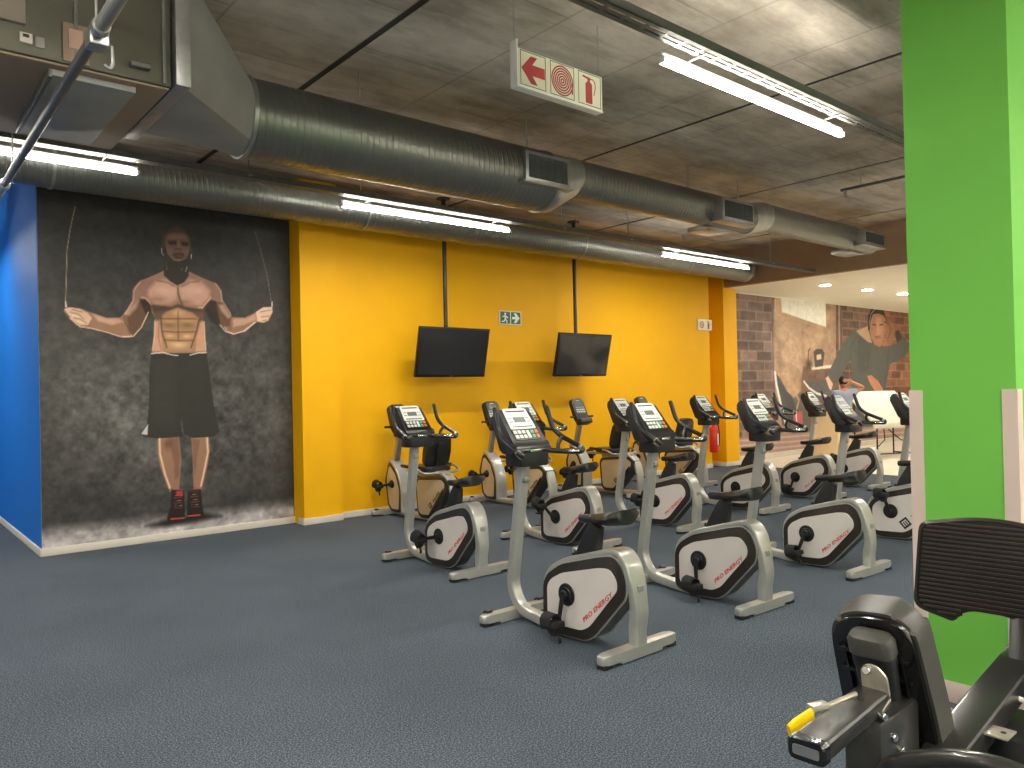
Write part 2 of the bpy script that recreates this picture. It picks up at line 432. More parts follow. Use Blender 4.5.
def print_sheet(name, img, xs, zs, x_off, y, label):
    h, w = len(zs), len(xs); bmv = np.zeros((h, w, 3))
    bmv[..., 0] = xs[None, :]/1000+x_off; bmv[..., 1] = y; bmv[..., 2] = zs[:, None]/1000
    idx = np.arange(h*w).reshape(h, w)
    faces = np.stack([idx[:-1, :-1], idx[:-1, 1:], idx[1:, 1:], idx[1:, :-1]], -1).reshape(-1, 4)
    me = bpy.data.meshes.new(name)
    back = [(xs[0]/1000+x_off, y+.004, zs[0]/1000), (xs[-1]/1000+x_off, y+.004, zs[0]/1000), (xs[-1]/1000+x_off, y+.004, zs[-1]/1000), (xs[0]/1000+x_off, y+.004, zs[-1]/1000)]
    n = h*w
    me.from_pydata(bmv.reshape(-1, 3).tolist()+back, [], faces.tolist()+[(n+3, n+2, n+1, n)])
    ca = me.color_attributes.new('print', 'FLOAT_COLOR', 'POINT')
    rgba = np.ones((n+4, 4), np.float32); rgba[:n, :3] = to_lin(img).reshape(-1, 3)
    ca.data.foreach_set('color', rgba.ravel())
    me.materials.append(print_mat(name+'_ink'))
    o = bpy.data.objects.new(name, me); COL.objects.link(o); return tag(o, label, 'wall print')

PRINT_A = [["s",[150,132,112],5,1.0,7,[[328,3418],[281,3184],[252,2983],[231,2428]]],["s",[120,108,92],5,1.0,6,[[2154,3397],[2220,3162],[2287,2902],[2340,2545]]],["s",[200,190,176],4,1.0,14,[[232,2468],[235,2419]]],["s",[200,190,176],4,1.0,14,[[2343,2592],[2339,2534]]],["p",[34,32,33],60,1.0,0,[[934,174],[1133,222],[1526,239],[1720,182],[1440,151],[1131,138]]],["p",[142,106,86],10,1.0,0,[[857,2629],[846,2525],[778,2397],[720,2337],[599,2327],[464,2371],[357,2415],[235,2419],[217,2378],[260,2321],[320,2245],[426,2224],[570,2194],[717,2142],[812,2140],[889,2205],[969,2333],[1030,2483],[1032,2620]]],["p",[206,166,140],25,0.7,0,[[463,2366],[599,2322],[711,2327],[757,2293],[644,2257],[517,2293]]],["s",[228,196,170],7,0.95,9,[[268,2312],[355,2231],[461,2215],[588,2184],[717,2142],[812,2145],[880,2204],[959,2333],[1010,2450]]],["s",[228,196,170],10,0.7,10,[[851,2525],[787,2408],[758,2365]]],["s",[62,46,38],14,0.7,8,[[758,2375],[766,2293],[812,2202]]],["p",[206,172,146],6,0.9,0,[[218,2398],[270,2416],[357,2405],[428,2369],[463,2321],[426,2249],[355,2246],[286,2303]]],["s",[112,80,64],6,0.9,7,[[269,2371],[339,2355],[391,2307]]],["s",[112,80,64],6,0.9,7,[[303,2313],[356,2306],[408,2268]]],["s",[112,80,64],6,0.9,7,[[287,2397],[374,2376]]],["s",[236,214,194],5,0.9,6,[[286,2342],[356,2326]]],["s",[236,214,194],5,0.9,6,[[329,2285],[391,2267]]],["p",[142,106,86],10,1.0,0,[[1557,2656],[1556,2546],[1642,2562],[1673,2442],[1758,2290],[1879,2199],[2028,2249],[2146,2351],[2240,2343],[2300,2369],[2350,2476],[2346,2540],[2232,2528],[2136,2459],[2019,2397],[1860,2395],[1850,2440],[1768,2558],[1754,2680]]],["p",[206,166,140],22,0.7,0,[[1882,2379],[2030,2386],[2148,2449],[2146,2374],[2006,2311],[1880,2284]]],["s",[228,196,170],7,0.95,9,[[1753,2323],[1812,2236],[1890,2205],[2016,2243],[2146,2351]]],["s",[228,196,170],9,0.7,9,[[1763,2580],[1850,2440],[1860,2406]]],["s",[62,46,38],14,0.6,9,[[1860,2395],[1836,2316],[1857,2249]]],["p",[228,196,170],6,0.9,0,[[2148,2466],[2232,2522],[2339,2534],[2344,2476],[2288,2380],[2228,2349],[2158,2363]]],["s",[112,80,64],5,0.9,7,[[2195,2468],[2327,2498]]],["s",[112,80,64],5,0.9,7,[[2206,2411],[2301,2427]]],["s",[112,80,64],5,0.9,7,[[2217,2365],[2265,2379]]],["p",[150,114,94],9,1.0,0,[[1146,2851],[1015,2777],[917,2727],[863,2661],[846,2525],[932,2488],[1001,2534],[1019,2419],[1058,2348],[1050,2200],[1022,1978],[1578,1987],[1571,2217],[1553,2370],[1560,2480],[1621,2583],[1685,2531],[1762,2547],[1759,2669],[1711,2755],[1581,2800],[1423,2864]]],["p",[92,68,54],30,0.95,0,[[781,2355],[841,2474],[928,2531],[993,2483],[998,2407],[923,2244],[846,2148],[800,2189]]],["p",[46,37,31],22,0.95,0,[[900,2543],[961,2547],[1015,2503],[1025,2414],[980,2352],[948,2433]]],["p",[214,172,146],30,0.55,0,[[760,2377],[841,2479],[899,2515],[883,2448],[807,2356]]],["s",[228,196,170],6,1,8,[[994,2407],[923,2244],[842,2146],[739,2138]]],["p",[92,68,54],30,0.9,0,[[1656,2570],[1766,2551],[1851,2405],[1844,2291],[1761,2276],[1682,2397]]],["p",[46,37,31],24,0.95,0,[[1576,2454],[1641,2574],[1695,2562],[1737,2325],[1705,2293],[1637,2345]]],["p",[214,172,146],26,0.6,0,[[1724,2524],[1773,2532],[1856,2400],[1826,2374],[1757,2451]]],["s",[228,196,170],6,1,8,[[1737,2300],[1798,2227],[1885,2204],[2001,2244],[2128,2346]]],["p",[138,104,90],34,0.9,0,[[846,2521],[854,2638],[931,2733],[1053,2752],[995,2613],[957,2546]]],["p",[138,104,90],34,0.9,0,[[1767,2564],[1751,2688],[1671,2770],[1538,2784],[1609,2666],[1644,2589]]],["s",[214,172,146],14,0.7,10,[[848,2526],[856,2627],[916,2713]]],["s",[214,172,146],14,0.7,10,[[1764,2566],[1751,2681],[1688,2761]]],["p",[196,154,136],44,0.85,0,[[995,2636],[1075,2734],[1188,2769],[1289,2681],[1283,2552],[1183,2503],[1060,2505],[1001,2549]]],["p",[196,154,136],44,0.85,0,[[1306,2682],[1419,2787],[1550,2766],[1633,2680],[1627,2598],[1534,2508],[1415,2516],[1322,2550]]],["e",[222,182,162],0,0.55,0,[[1163,2648],[1288,2591]]],["e",[222,182,162],0,0.55,0,[[1453,2668],[1583,2610]]],["e",[118,84,68],0,0.45,0,[[1083,2547],[1184,2513]]],["e",[118,84,68],0,0.4,0,[[1368,2540],[1462,2514]]],["s",[214,172,146],7,0.95,9,[[928,2559],[966,2552],[1000,2516],[1026,2480]]],["s",[214,172,146],8,0.95,10,[[1642,2604],[1602,2547],[1545,2484],[1509,2482]]],["p",[46,37,31],26,0.75,0,[[1013,2489],[1115,2480],[1229,2477],[1293,2509],[1367,2484],[1473,2471],[1562,2465],[1556,2416],[1413,2433],[1293,2461],[1182,2426],[1047,2391]]],["p",[92,68,54],26,0.85,0,[[1047,2415],[1182,2445],[1136,2367],[1095,2322],[1050,2339]]],["p",[92,68,54],26,0.85,0,[[1556,2441],[1414,2448],[1495,2376],[1531,2336],[1565,2362]]],["s",[46,37,31],18,0.85,9,[[1294,2688],[1295,2621],[1335,2502]]],["s",[92,68,54],18,0.7,10,[[1086,2745],[1187,2733],[1255,2695]]],["s",[92,68,54],18,0.7,10,[[1514,2768],[1419,2751],[1336,2701]]],["p",[170,128,92],36,0.85,0,[[1136,2383],[1286,2470],[1448,2411],[1507,2340],[1504,2168],[1434,2005],[1152,2000],[1110,2156],[1113,2323]]],["e",[206,164,118],0,0.8,0,[[1292,2413],[1366,2377]]],["e",[116,88,58],0,0.75,0,[[1198,2279],[1275,2243]]],["e",[116,88,58],0,0.75,0,[[1387,2286],[1467,2250]]],["e",[186,146,100],0,0.7,0,[[1198,2317],[1262,2298]]],["e",[186,146,100],0,0.7,0,[[1393,2330],[1459,2311]]],["e",[212,172,130],0,0.85,0,[[1205,2164],[1260,2139]]],["e",[212,172,130],0,0.85,0,[[1381,2164],[1437,2139]]],["e",[220,180,138],0,0.85,0,[[1286,2070],[1383,2028]]],["s",[78,54,38],16,0.85,9,[[1131,2343],[1284,2349],[1483,2358]]],["s",[78,54,38],16,0.85,9,[[1133,2209],[1281,2205],[1469,2216]]],["s",[78,54,38],16,0.85,9,[[1154,2119],[1291,2113],[1436,2122]]],["s",[84,60,42],16,0.8,9,[[1292,2427],[1289,2113]]],["s",[46,37,31],18,0.85,10,[[1118,2352],[1124,2204],[1171,2038]]],["s",[46,37,31],18,0.85,10,[[1512,2350],[1476,2204],[1421,2043]]],["p",[204,152,124],18,0.85,0,[[1050,2301],[1099,2322],[1119,2156],[1130,1999],[1036,1998]]],["p",[204,152,124],18,0.85,0,[[1564,2330],[1525,2321],[1484,2155],[1463,2005],[1573,2007]]],["s",[92,68,54],14,0.5,8,[[1095,2322],[1088,2155],[1112,2013]]],["s",[90,56,44],10,0.8,12,[[1507,2340],[1543,2361]]],["s",[228,196,170],7,0.9,8,[[1055,2320],[1052,2178],[1027,2002]]],["s",[228,196,170],7,0.9,8,[[1564,2330],[1567,2194],[1578,2012]]],["p",[48,45,39],12,1.0,0,[[1157,2960],[1403,2983],[1410,2824],[1358,2746],[1287,2709],[1217,2746],[1154,2804]]],["p",[70,58,49],10,1.0,0,[[1137,3103],[1141,3187],[1161,3241],[1217,3302],[1297,3345],[1368,3320],[1423,3261],[1439,3188],[1433,3103],[1416,3133],[1397,3237],[1357,3283],[1226,3267],[1178,3217],[1164,3106]]],["p",[104,79,69],12,1.0,0,[[1170,3138],[1178,3220],[1221,3269],[1367,3286],[1409,3240],[1428,3134],[1414,3058],[1383,3002],[1311,2966],[1251,2973],[1197,3031]]],["p",[126,98,88],18,0.7,0,[[1206,3241],[1357,3259],[1386,3225],[1205,3199]]],["p",[122,92,80],16,0.6,0,[[1176,3107],[1243,3099],[1247,3042],[1202,3037]]],["p",[122,92,80],16,0.6,0,[[1344,3104],[1420,3117],[1404,3046],[1353,3057]]],["p",[54,39,35],10,0.95,0,[[1200,3175],[1290,3185],[1286,3145],[1214,3136]]],["p",[54,39,35],10,0.95,0,[[1330,3182],[1416,3180],[1405,3137],[1339,3146]]],["s",[66,50,44],7,0.8,7,[[1193,3180],[1287,3191]]],["s",[66,50,44],7,0.8,7,[[1330,3191],[1416,3186]]],["s",[140,110,96],9,0.85,8,[[1311,3193],[1312,3116]]],["s",[52,38,34],8,0.9,9,[[1273,3099],[1329,3102]]],["p",[60,46,41],9,0.85,0,[[1247,3031],[1262,3054],[1353,3065],[1368,3038],[1342,3003],[1276,2996]]],["s",[126,88,80],5,0.7,5,[[1272,3023],[1343,3030]]],["s",[128,102,90],9,0.8,9,[[1256,2984],[1311,2976],[1352,2993]]],["s",[176,162,148],6,0.9,7,[[1136,3093],[1136,3046],[1153,3020]]],["s",[206,190,172],6,0.95,8,[[1440,3055],[1437,3013]]],["s",[120,80,70],6,0.8,8,[[1436,3108],[1450,3078]]],["s",[150,140,128],5,0.85,5,[[1179,2951],[1182,2868]]],["s",[170,150,136],6,0.9,8,[[1393,2918],[1378,2864]]],["s",[110,100,88],6,0.8,7,[[1345,2898],[1330,2870]]],["p",[142,106,86],9,1.0,0,[[1067,1104],[1059,936],[1082,787],[1129,635],[1177,503],[1269,504],[1282,642],[1300,833],[1279,1092]]],["p",[142,106,86],9,1.0,0,[[1403,1085],[1415,868],[1417,652],[1424,489],[1498,481],[1538,619],[1572,747],[1602,921],[1589,1075]]],["s",[228,196,170],14,0.95,16,[[1082,1071],[1084,913],[1130,698],[1178,545]]],["s",[228,196,170],14,0.95,16,[[1572,1054],[1580,900],[1534,685],[1499,536]]],["p",[112,80,64],20,0.7,0,[[1167,1077],[1268,1071],[1286,877],[1272,664],[1230,626],[1223,818]]],["p",[112,80,64],20,0.7,0,[[1413,1063],[1497,1037],[1462,843],[1437,628],[1419,803]]],["e",[90,60,46],0,0.7,0,[[1166,1013],[1215,957]]],["p",[46,46,41],6,1.0,0,[[1012,1967],[1583,1987],[1607,1822],[1635,1557],[1664,1314],[1715,1113],[1648,1066],[1424,1062],[1331,1111],[1303,1284],[1269,1082],[1057,1078],[959,1094],[891,1129],[961,1235],[984,1443],[994,1757]]],["p",[38,38,34],10,0.8,0,[[1303,1305],[1310,1080],[1269,1082]]],["p",[56,56,50],60,0.5,0,[[1021,1904],[1262,1928],[1240,1212],[1010,1233]]],["s",[220,216,208],5,1.0,9,[[1017,1972],[1131,1985],[1222,1960],[1283,1955]]],["s",[220,216,208],5,1.0,9,[[1408,1962],[1493,1985],[1583,1992]]],["p",[190,190,188],8,1.0,0,[[971,1234],[964,1120],[901,1133]]],["p",[34,28,27],7,1.0,0,[[1188,534],[1321,510],[1328,316],[1325,187],[1152,188],[1143,242],[1185,354]]],["p",[34,28,27],7,1.0,0,[[1362,495],[1499,503],[1507,361],[1525,206],[1461,181],[1346,196],[1349,356]]],["s",[150,62,56],6,1.0,10,[[1198,527],[1310,511]]],["s",[150,62,56],6,1.0,9,[[1404,512],[1488,504]]],["s",[120,52,46],5,1.0,7,[[1218,488],[1300,485]]],["s",[120,58,50],5,1.0,7,[[1393,481],[1477,478]]],["s",[120,52,46],5,1.0,7,[[1217,435],[1299,432]]],["s",[120,58,50],5,1.0,7,[[1392,427],[1476,424]]],["s",[120,52,46],5,1.0,7,[[1216,382],[1298,378]]],["s",[120,58,50],5,1.0,7,[[1391,373],[1475,370]]],["s",[120,52,46],5,1.0,7,[[1215,329],[1297,325]]],["s",[120,58,50],5,1.0,7,[[1390,320],[1474,315]]],["s",[140,120,104],4,1.0,5,[[1227,461],[1299,453]]],["s",[140,120,104],4,1.0,5,[[1403,453],[1466,447]]],["s",[140,120,104],4,1.0,5,[[1227,407],[1298,400]]],["s",[140,120,104],4,1.0,5,[[1402,399],[1465,392]]],["s",[140,120,104],4,1.0,5,[[1226,354],[1297,346]]],["s",[140,120,104],4,1.0,5,[[1401,345],[1464,338]]],["s",[196,72,66],7,1.0,13,[[1183,216],[1316,210]]],["s",[196,72,66],7,1.0,12,[[1357,226],[1483,222]]],["p",[176,58,52],6,0.9,0,[[1238,507],[1310,500],[1309,447],[1248,453]]]]
BAND_A = [[18, 246], [2514, 238]]
PRINT_B = [["p",[120,100,92],10,1.0,0,[[447,3488],[1948,3472],[1792,47],[303,55]]],["p",[178,148,122],30,1.0,0,[[1873,3530],[4486,3506],[4298,-130],[1712,-9]]],["p",[204,176,150],160,0.5,0,[[1989,2655],[2841,2685],[2923,1773],[2066,1773]]],["p",[150,118,96],80,0.7,0,[[2791,1643],[3932,1773],[4387,1588],[4328,441],[2572,528]]],["p",[108,84,72],50,0.8,0,[[2930,1904],[4400,1841],[4361,1083],[2766,1124]]],["p",[110,86,74],20,1.0,0,[[4494,3669],[15363,3707],[15043,-409],[4304,-16]]],["p",[146,92,70],120,0.75,0,[[6747,3574],[15352,3577],[15043,-409],[6881,64]]],["s",[186,160,140],40,0.9,70,[[4628,3492],[4529,662]]],["s",[206,182,160],60,0.7,40,[[1888,3447],[1794,2648],[1793,1773]]],["p",[238,236,226],12,1.0,0,[[2067,3501],[4000,3476],[3984,2793],[2125,3040]]],["s",[190,190,184],8,0.8,10,[[2432,3462],[2451,2997]]],["s",[190,190,184],8,0.8,10,[[2774,3485],[2790,2958]]],["s",[190,190,184],8,0.8,10,[[3105,3507],[3119,2921]]],["s",[190,190,184],8,0.8,10,[[3505,3534],[3517,2876]]],["p",[226,214,200],10,1.0,0,[[3271,1883],[4358,1945],[4354,1876],[3311,1817]]],["e",[70,62,58],0,1.0,0,[[3188,1949],[3339,1852]]],["s",[80,72,66],14,1.0,36,[[3147,1993],[3180,2235],[3247,2280]]],["p",[86,76,70],14,1.0,0,[[3396,2216],[3509,2285],[3777,2290],[3886,2202],[3803,1908],[3445,1873]]],["p",[216,196,178],14,1.0,0,[[3525,2152],[3727,2177],[3743,2065],[3541,2040]]],["p",[96,96,92],50,0.9,0,[[2356,1135],[2777,1340],[3414,1240],[4377,1404],[5038,1112],[4973,-107],[2387,69]]],["p",[92,94,90],12,1.0,0,[[6003,2869],[5427,2752],[5070,2645],[4715,2401],[4414,2118],[4071,1795],[3969,1591],[4383,1519],[4731,1772],[5118,2056],[5161,1559],[5026,877],[5087,168],[6769,70],[6698,773],[6959,1419],[7220,1974],[7934,2109],[8311,2297],[8448,2511],[8030,2711],[7739,2857],[7497,2746],[7660,2519],[7189,2431],[6681,2420],[6249,2510]]],["p",[78,80,77],70,0.6,0,[[5471,2634],[5941,2697],[6245,2436],[5995,1772],[5476,1772]]],["s",[64,66,64],30,0.7,20,[[5118,2056],[5157,2411],[5419,2608]]],["s",[120,122,118],14,0.7,14,[[5903,2015],[5882,1626]]],["s",[66,68,66],30,0.8,24,[[7189,2431],[7045,1923],[6906,1470]]],["p",[196,160,128],14,0.9,0,[[5427,2752],[6057,2896],[6150,2654],[6248,2485],[6036,2504],[5727,2617]]],["p",[172,124,100],9,1.0,0,[[6121,3095],[6291,3250],[6675,3295],[6948,3182],[7019,2933],[6916,2627],[6680,2395],[6408,2439],[6203,2631],[6109,2873]]],["p",[46,40,38],10,1.0,0,[[6052,2798],[6071,3141],[6296,3337],[6626,3392],[6955,3309],[7084,3088],[6948,3182],[6672,3232],[6342,3203],[6198,3024],[6157,2777]]],["p",[196,154,126],60,0.6,0,[[6503,3162],[6778,3149],[6872,2827],[6688,2545],[6475,2664]]],["s",[50,36,30],14,1.0,26,[[6301,2942],[6490,2937]]],["s",[50,36,30],14,1.0,26,[[6683,2945],[6879,2965]]],["s",[110,70,56],14,1.0,22,[[6472,2614],[6748,2622]]],["s",[224,188,160],16,1.0,20,[[6602,2967],[6607,2768]]],["p",[150,106,82],14,1.0,0,[[7050,2985],[7338,3022],[7562,2851],[7367,2512],[7076,2454],[6976,2679]]],["p",[60,50,46],14,0.8,0,[[7560,2825],[7799,2859],[7967,2657],[7660,2519]]],["p",[206,140,108],12,1.0,0,[[5937,1674],[6150,1698],[6521,1548],[6787,1346],[6771,1071],[6524,630],[6372,833],[6395,1253],[6137,1453]]],["p",[224,186,160],12,1.0,0,[[3832,1592],[4019,1682],[4241,1498],[4140,1339],[3913,1388]]],["s",[226,216,200],12,0.9,16,[[6157,2777],[6143,2997],[6234,3198],[6458,3333]]],["s",[60,50,46],14,0.8,22,[[6939,3031],[7221,2992],[7327,2817],[7143,2633]]],["s",[150,120,100],10,0.8,14,[[6990,2932],[7154,2811]]],["s",[62,44,36],12,0.7,20,[[6420,2650],[6751,2672]]],["p",[84,84,84],12,1.0,0,[[1793,1773],[1982,1648],[2246,1370],[2483,1238],[2592,957],[2328,540],[2015,661],[1888,1293]]],["s",[236,232,226],16,1.0,75,[[1793,1763],[1839,1502],[1995,1081],[2173,653]]],["p",[96,94,94],12,1.0,0,[[2956,1577],[3429,1551],[3924,1614],[4051,1409],[4276,1268],[3724,1234],[3243,1310]]],["s",[230,228,224],14,1.0,50,[[2956,1566],[3162,1421],[3505,1294],[3905,1230]]],["s",[200,150,120],30,1.0,50,[[2569,1322],[2727,1168],[2636,998]]],["p",[206,96,96],30,0.9,0,[[2467,897],[2841,927],[2869,644],[2534,594]]],["s",[240,232,226],14,1.0,40,[[2590,914],[2617,612]]],["p",[170,142,130],40,1.0,0,[[321,483],[15103,357],[14969,-1362],[291,-237]]],["s",[214,190,178],30,0.8,34,[[387,421],[8945,320]]],["s",[214,190,178],30,0.8,34,[[383,323],[8937,186]]],["s",[214,190,178],30,0.8,34,[[378,225],[8928,53]]],["s",[214,190,178],30,0.8,34,[[374,128],[8920,-81]]],["s",[226,222,214],60,0.7,60,[[550,1023],[902,972]]]]


def make_print_a():
    xs = np.arange(0, 2566, 8.0); zs = np.arange(SK*1000, CEIL*1000-5, 8.0)
    h, w = len(zs), len(xs); X, Z = np.meshgrid(xs, zs)
    n = fractal(h, w, 60, 6, 3); nf = fractal(h, w, 9, 3, 5); sp = fractal(h, w, 24, 4, 8)
    mid = np.exp(-((X-1280)/1500)**2-((Z-1350)/900)**2)
    v = 50+36*mid+(n-.5)*58*(.35+.9*mid)+(nf-.5)*56*(.15+mid)+(sp-.5)*34*mid
    img = np.stack([v*1.0, v*.99, v*.955], -1)
    edge = 250-8*X/2500+(n-.5)*60
    fl = np.clip((edge+60-Z)/120, 0, 1)
    st = fractal(h, w, 30, 4, 21)
    fv = 142+(st-.5)*120+(nf-.5)*50+30*np.clip((200-Z)/150, 0, 1)
    fl = fl[..., None]; img = img*(1-fl)+np.stack([fv, fv*.965, fv*.965], -1)*fl
    keep = img.copy()
    img = paint(img, xs, zs, PRINT_A)
    tx = (1+(nf-.5)*.10)[..., None]
    img = np.clip(img*tx*1.05+4, 0, 255)
    print_sheet('wall_print_athlete', img, xs, zs, 1.31, 8.57, 'tall dark wall print of a bare-chested person in black shorts holding a skipping rope')
def make_print_b():
    xs = np.arange(42, 8790, 20.0); zs = np.arange(110, ZS*1000-14, 16.0)
    h, w = len(zs), len(xs); X, Z = np.meshgrid(xs, zs)
    img = np.full((h, w, 3), 120.0)
    img = paint(img, xs, zs, PRINT_B[:9])
    bw, bh = 560.0, 200.0
    row = np.floor(Z/bh); fx = ((X+(row % 2)*bw/2) % bw)/bw; fz = (Z % bh)/bh
    rng = np.random.default_rng(7); tint = rng.random((40, 40))[(row.astype(int) % 40), (np.floor((X+(row % 2)*bw/2)/bw).astype(int) % 40)]
    mort = np.clip(1-np.minimum(np.minimum(fx, 1-fx)*bw, np.minimum(fz, 1-fz)*bh)/26, 0, 1)
    br = np.clip((1750-X)/60, 0, 1)+np.clip((X-4700)/60, 0, 1)
    n = fractal(h, w, 14, 5, 31)
    k = (1+(tint-.5)*.42*br+(n-.5)*.5)[..., None]; img = img*k
    mo = (mort*br*.55)[..., None]; img = img*(1-mo)+np.array((176, 156, 142))*mo
    img = paint(img, xs, zs, PRINT_B[9:])
    img = np.clip(img*(1+(fractal(h, w, 5, 3, 44)-.5)*.12)[..., None], 0, 255)
    print_sheet('wall_print_runner', img, xs, zs, 12.7, 8.59, 'bright wall print of a person in a grey hooded top against brick, far right')
make_print_a(); make_print_b()

# ------------------------------------------------------------------ ducts and services overhead
def add_duct_big():
    y, z = 5.3, 3.466
    t = thing('ventilation_duct', 'large spiral duct with side grilles stepping down in size along the ceiling', 'duct', (0, 0, 0))
    R1, R2, R3 = .277, .19, .175; Z1, Z2, Z3 = z, 3.565, 3.63
    def pipe(name, x0, x1, r, zc):
        bm = nb(); sweep(bm, [(x0, y, zc), (x1, y, zc)], circ(r, 56)); return build(name, bm, M['duct'], t)
    # wide, middle and narrow runs, flat along the top
    pipe('duct_section', 2.05, 4.92, R1, Z1); pipe('duct_section', 5.28, 8.36, R2, Z2); pipe('duct_section', 8.7, 11.62, R3, Z3)
    def reducer(x0, x1, ra, rb, za_, zb_):
        bm = nb(); sweep(bm, [(x0-.05, y, za_), (x0, y, za_), (x1, y, zb_), (x1+.05, y, zb_)], [(b, a) for a, b in circ(1, 56)], side=(0, 1, 0), scales=[ra+.006, ra+.006, rb+.006, rb+.006]); build('reducer', bm, M['steel'], t)
    reducer(4.93, 5.27, R1, R2, Z1, Z2); reducer(8.38, 8.68, R2, R3, Z2, Z3)
    for x, r, zc in ((2.06, R1, Z1), (4.9, R1, Z1)):
        bm = nb(); cyl(bm, (x, y, zc), (1, 0, 0), r+.012, .03, 56); build('joint_ring', bm, M['steel'], t)
    bm = nb(); cyl(bm, (11.63, y, Z3), (1, 0, 0), R3+.006, .04, 56, bev=.008); build('end_cap', bm, M['steel'], t)
    # boxed grilles facing the camera side, each with a sill
    for x0, x1, r, z0, z1, d in ((4.46, 5.0, R1, 3.35, 3.615, .03), (7.45, 8.08, R2, 3.40, 3.645, .1), (10.95, 11.58, R3, 3.50, 3.70, .1)):
        yo = y-r-d; zc = (z0+z1)/2
        bm = nb(); box(bm, x0, x1, yo, y-r*.3, z0, z1, .004); box(bm, x0-.03, x1+.03, yo-.012, yo+.15, z0-.018, z0, .003)
        g = build('grille', bm, M['steel'], t)
        bm = nb(); box(bm, x0+.035, x1-.035, yo-.004, yo+.01, z0+.03, z1-.03)
        n = 9
        for k in range(n):
            zz = z0+.035+k*(z1-z0-.07)/n; box(bm, x0+.04, x1-.04, yo-.012, yo, zz, zz+.008)
        for k in range(5):
            xx = x0+.1+k*(x1-x0-.2)/4; box(bm, xx-.004, xx+.004, yo-.01, yo, z0+.03, z1-.03)
        build('louvre', bm, M['grille'], g)
        if r < R1:
            zb_ = (Z2 if r == R2 else Z3)-r
            bm = nb(); box(bm, x0+.1, x1-.1, y-.02, y+.28, zb_-.03, zb_+.03, .004); build('outlet_plate', bm, M['steel'], t)
    # square to round piece at the left end
    bm = nb(); N = 40
    xa, xb = 1.42, 2.05; ya, yb, za, zb = 4.40, 5.46, 3.255, 3.93
    ra = []; rb = []
    for k in range(N):
        a = 2*math.pi*(k+.5)/N; c, s = math.cos(a), math.sin(a); m_ = max(abs(c), abs(s))
        ra.append(bm.verts.new((xa, (ya+yb)/2+c/m_*(yb-ya)/2, (za+zb)/2+s/m_*(zb-za)/2)))
        rb.append(bm.verts.new((xb, y+c*R1, z+s*R1)))
    for k in range(N): bm.faces.new((ra[k], ra[(k+1) % N], rb[(k+1) % N], rb[k]))
    bm.faces.new(ra[::-1]); bm.faces.new(rb)
    build('transition', bm, M['pan'], t, sharp=20)
    bm = nb(); box(bm, 1.34, 1.42, ya-.03, yb+.03, za-.03, zb+.03, .004); build('flange', bm, M['steel'], t)
    for x, rr, zc in ((3.0, R1, Z1), (4.75, R1, Z1), (7.2, R2, Z2), (8.2, R2, Z2), (11.3, R3, Z3)):
        bm = nb(); tube(bm, [(x, y+.0, zc+rr-.01), (x, y, CEIL)], .007, 8); build('hanger_rod', bm, M['steel'], t)
add_duct_big()

def add_duct_small():
    t = thing('ventilation_duct', 'slim spiral duct running just in front of the yellow wall with a closed end', 'duct')
    y, z, r = 7.78, 3.6, .215
    bm = nb(); sweep(bm, [(-5.9, y, z), (12.1, y, z)], circ(r, 48)); build('duct_section', bm, M['ductb'], t)
    bm = nb(); sweep(bm, [(12.1, y, z), (12.2, y, z), (12.24, y, z)], circ(1, 48), scales=[r+.006, r+.006, r-.01]); build('end_cap', bm, M['steel'], t)
    for x in (-3, 1.3, 4.4, 7.9, 10.4):
        bm = nb(); cyl(bm, (x, y, z), (1, 0, 0), r+.008, .025, 48); tube(bm, [(x, y, z+r), (x, y, CEIL)], .007, 8); build('hanger_strap', bm, M['steel'], t)
add_duct_small()

def add_unit():
    t = thing('air_handling_unit', 'grey ceiling air unit feeding the large duct at upper left', 'air unit')
    zb, yn = 3.22, 4.42
    bm = nb(); box(bm, -.9, 1.33, yn, 5.75, zb, 3.95, .01); build('casing', bm, M['ahu'], t)
    bm = nb(); box(bm, -.9, 1.32, yn+.02, 5.74, zb-.012, zb+.01, .003); build('bottom_panel', bm, M['brownpanel'], t)
    bm = nb(); box(bm, .765, 1.165, 4.5, 5.6, zb-.045, zb-.008, .004); p = build('drain_pan', bm, M['pan'], t)
    bm = nb(); box(bm, .75, .768, 4.5, 5.6, zb-.055, zb-.005, .003); build('edge_strip', bm, M['tray'], p)
    for x in (.86, 1.29):
        bm = nb(); box(bm, x-.009, x+.009, yn-.014, yn+.01, zb+.01, 3.94, .002); build('edge_strip', bm, M['tray'], t)
    bm = nb(); box(bm, .80, .92, yn-.012, yn+.01, zb+.01, 3.43, .003); p = build('inspection_panel', bm, M['brownpanel'], t)
    bm = nb(); box(bm, .825, .89, yn-.018, yn-.008, 3.30, 3.40, .002); build('label_plate', bm, M['pink'], p)
    bm = nb(); box(bm, .614, .668, yn-.012, yn+.01, 3.275, 3.325, .003); p = build('warning_label', bm, M['label'], t)
    bm = nb(); box(bm, .627, .653, yn-.018, yn-.008, 3.302, 3.315); build('print_mark', bm, M['ink'], p)
    bm = nb(); box(bm, .68, .72, yn-.012, yn+.01, 3.265, 3.32, .003); build('data_plate', bm, M['greyplastic'], t)
    bm = nb(); box(bm, .40, .638, yn-.03, yn+.01, 3.36, 3.62, .004); build('control_cover', bm, M['beige'], t)
    bm = nb(); box(bm, 1.11, 1.21, yn-.05, yn, 3.275, 3.30, .005); build('bracket', bm, M['tray'], t)
    for x in (-.7, 1.2):
        for y in (4.6, 5.6):
            bm = nb(); tube(bm, [(x, y, 3.94), (x, y, CEIL)], .009, 8); build('hanger_rod', bm, M['steel'], t)
add_unit()

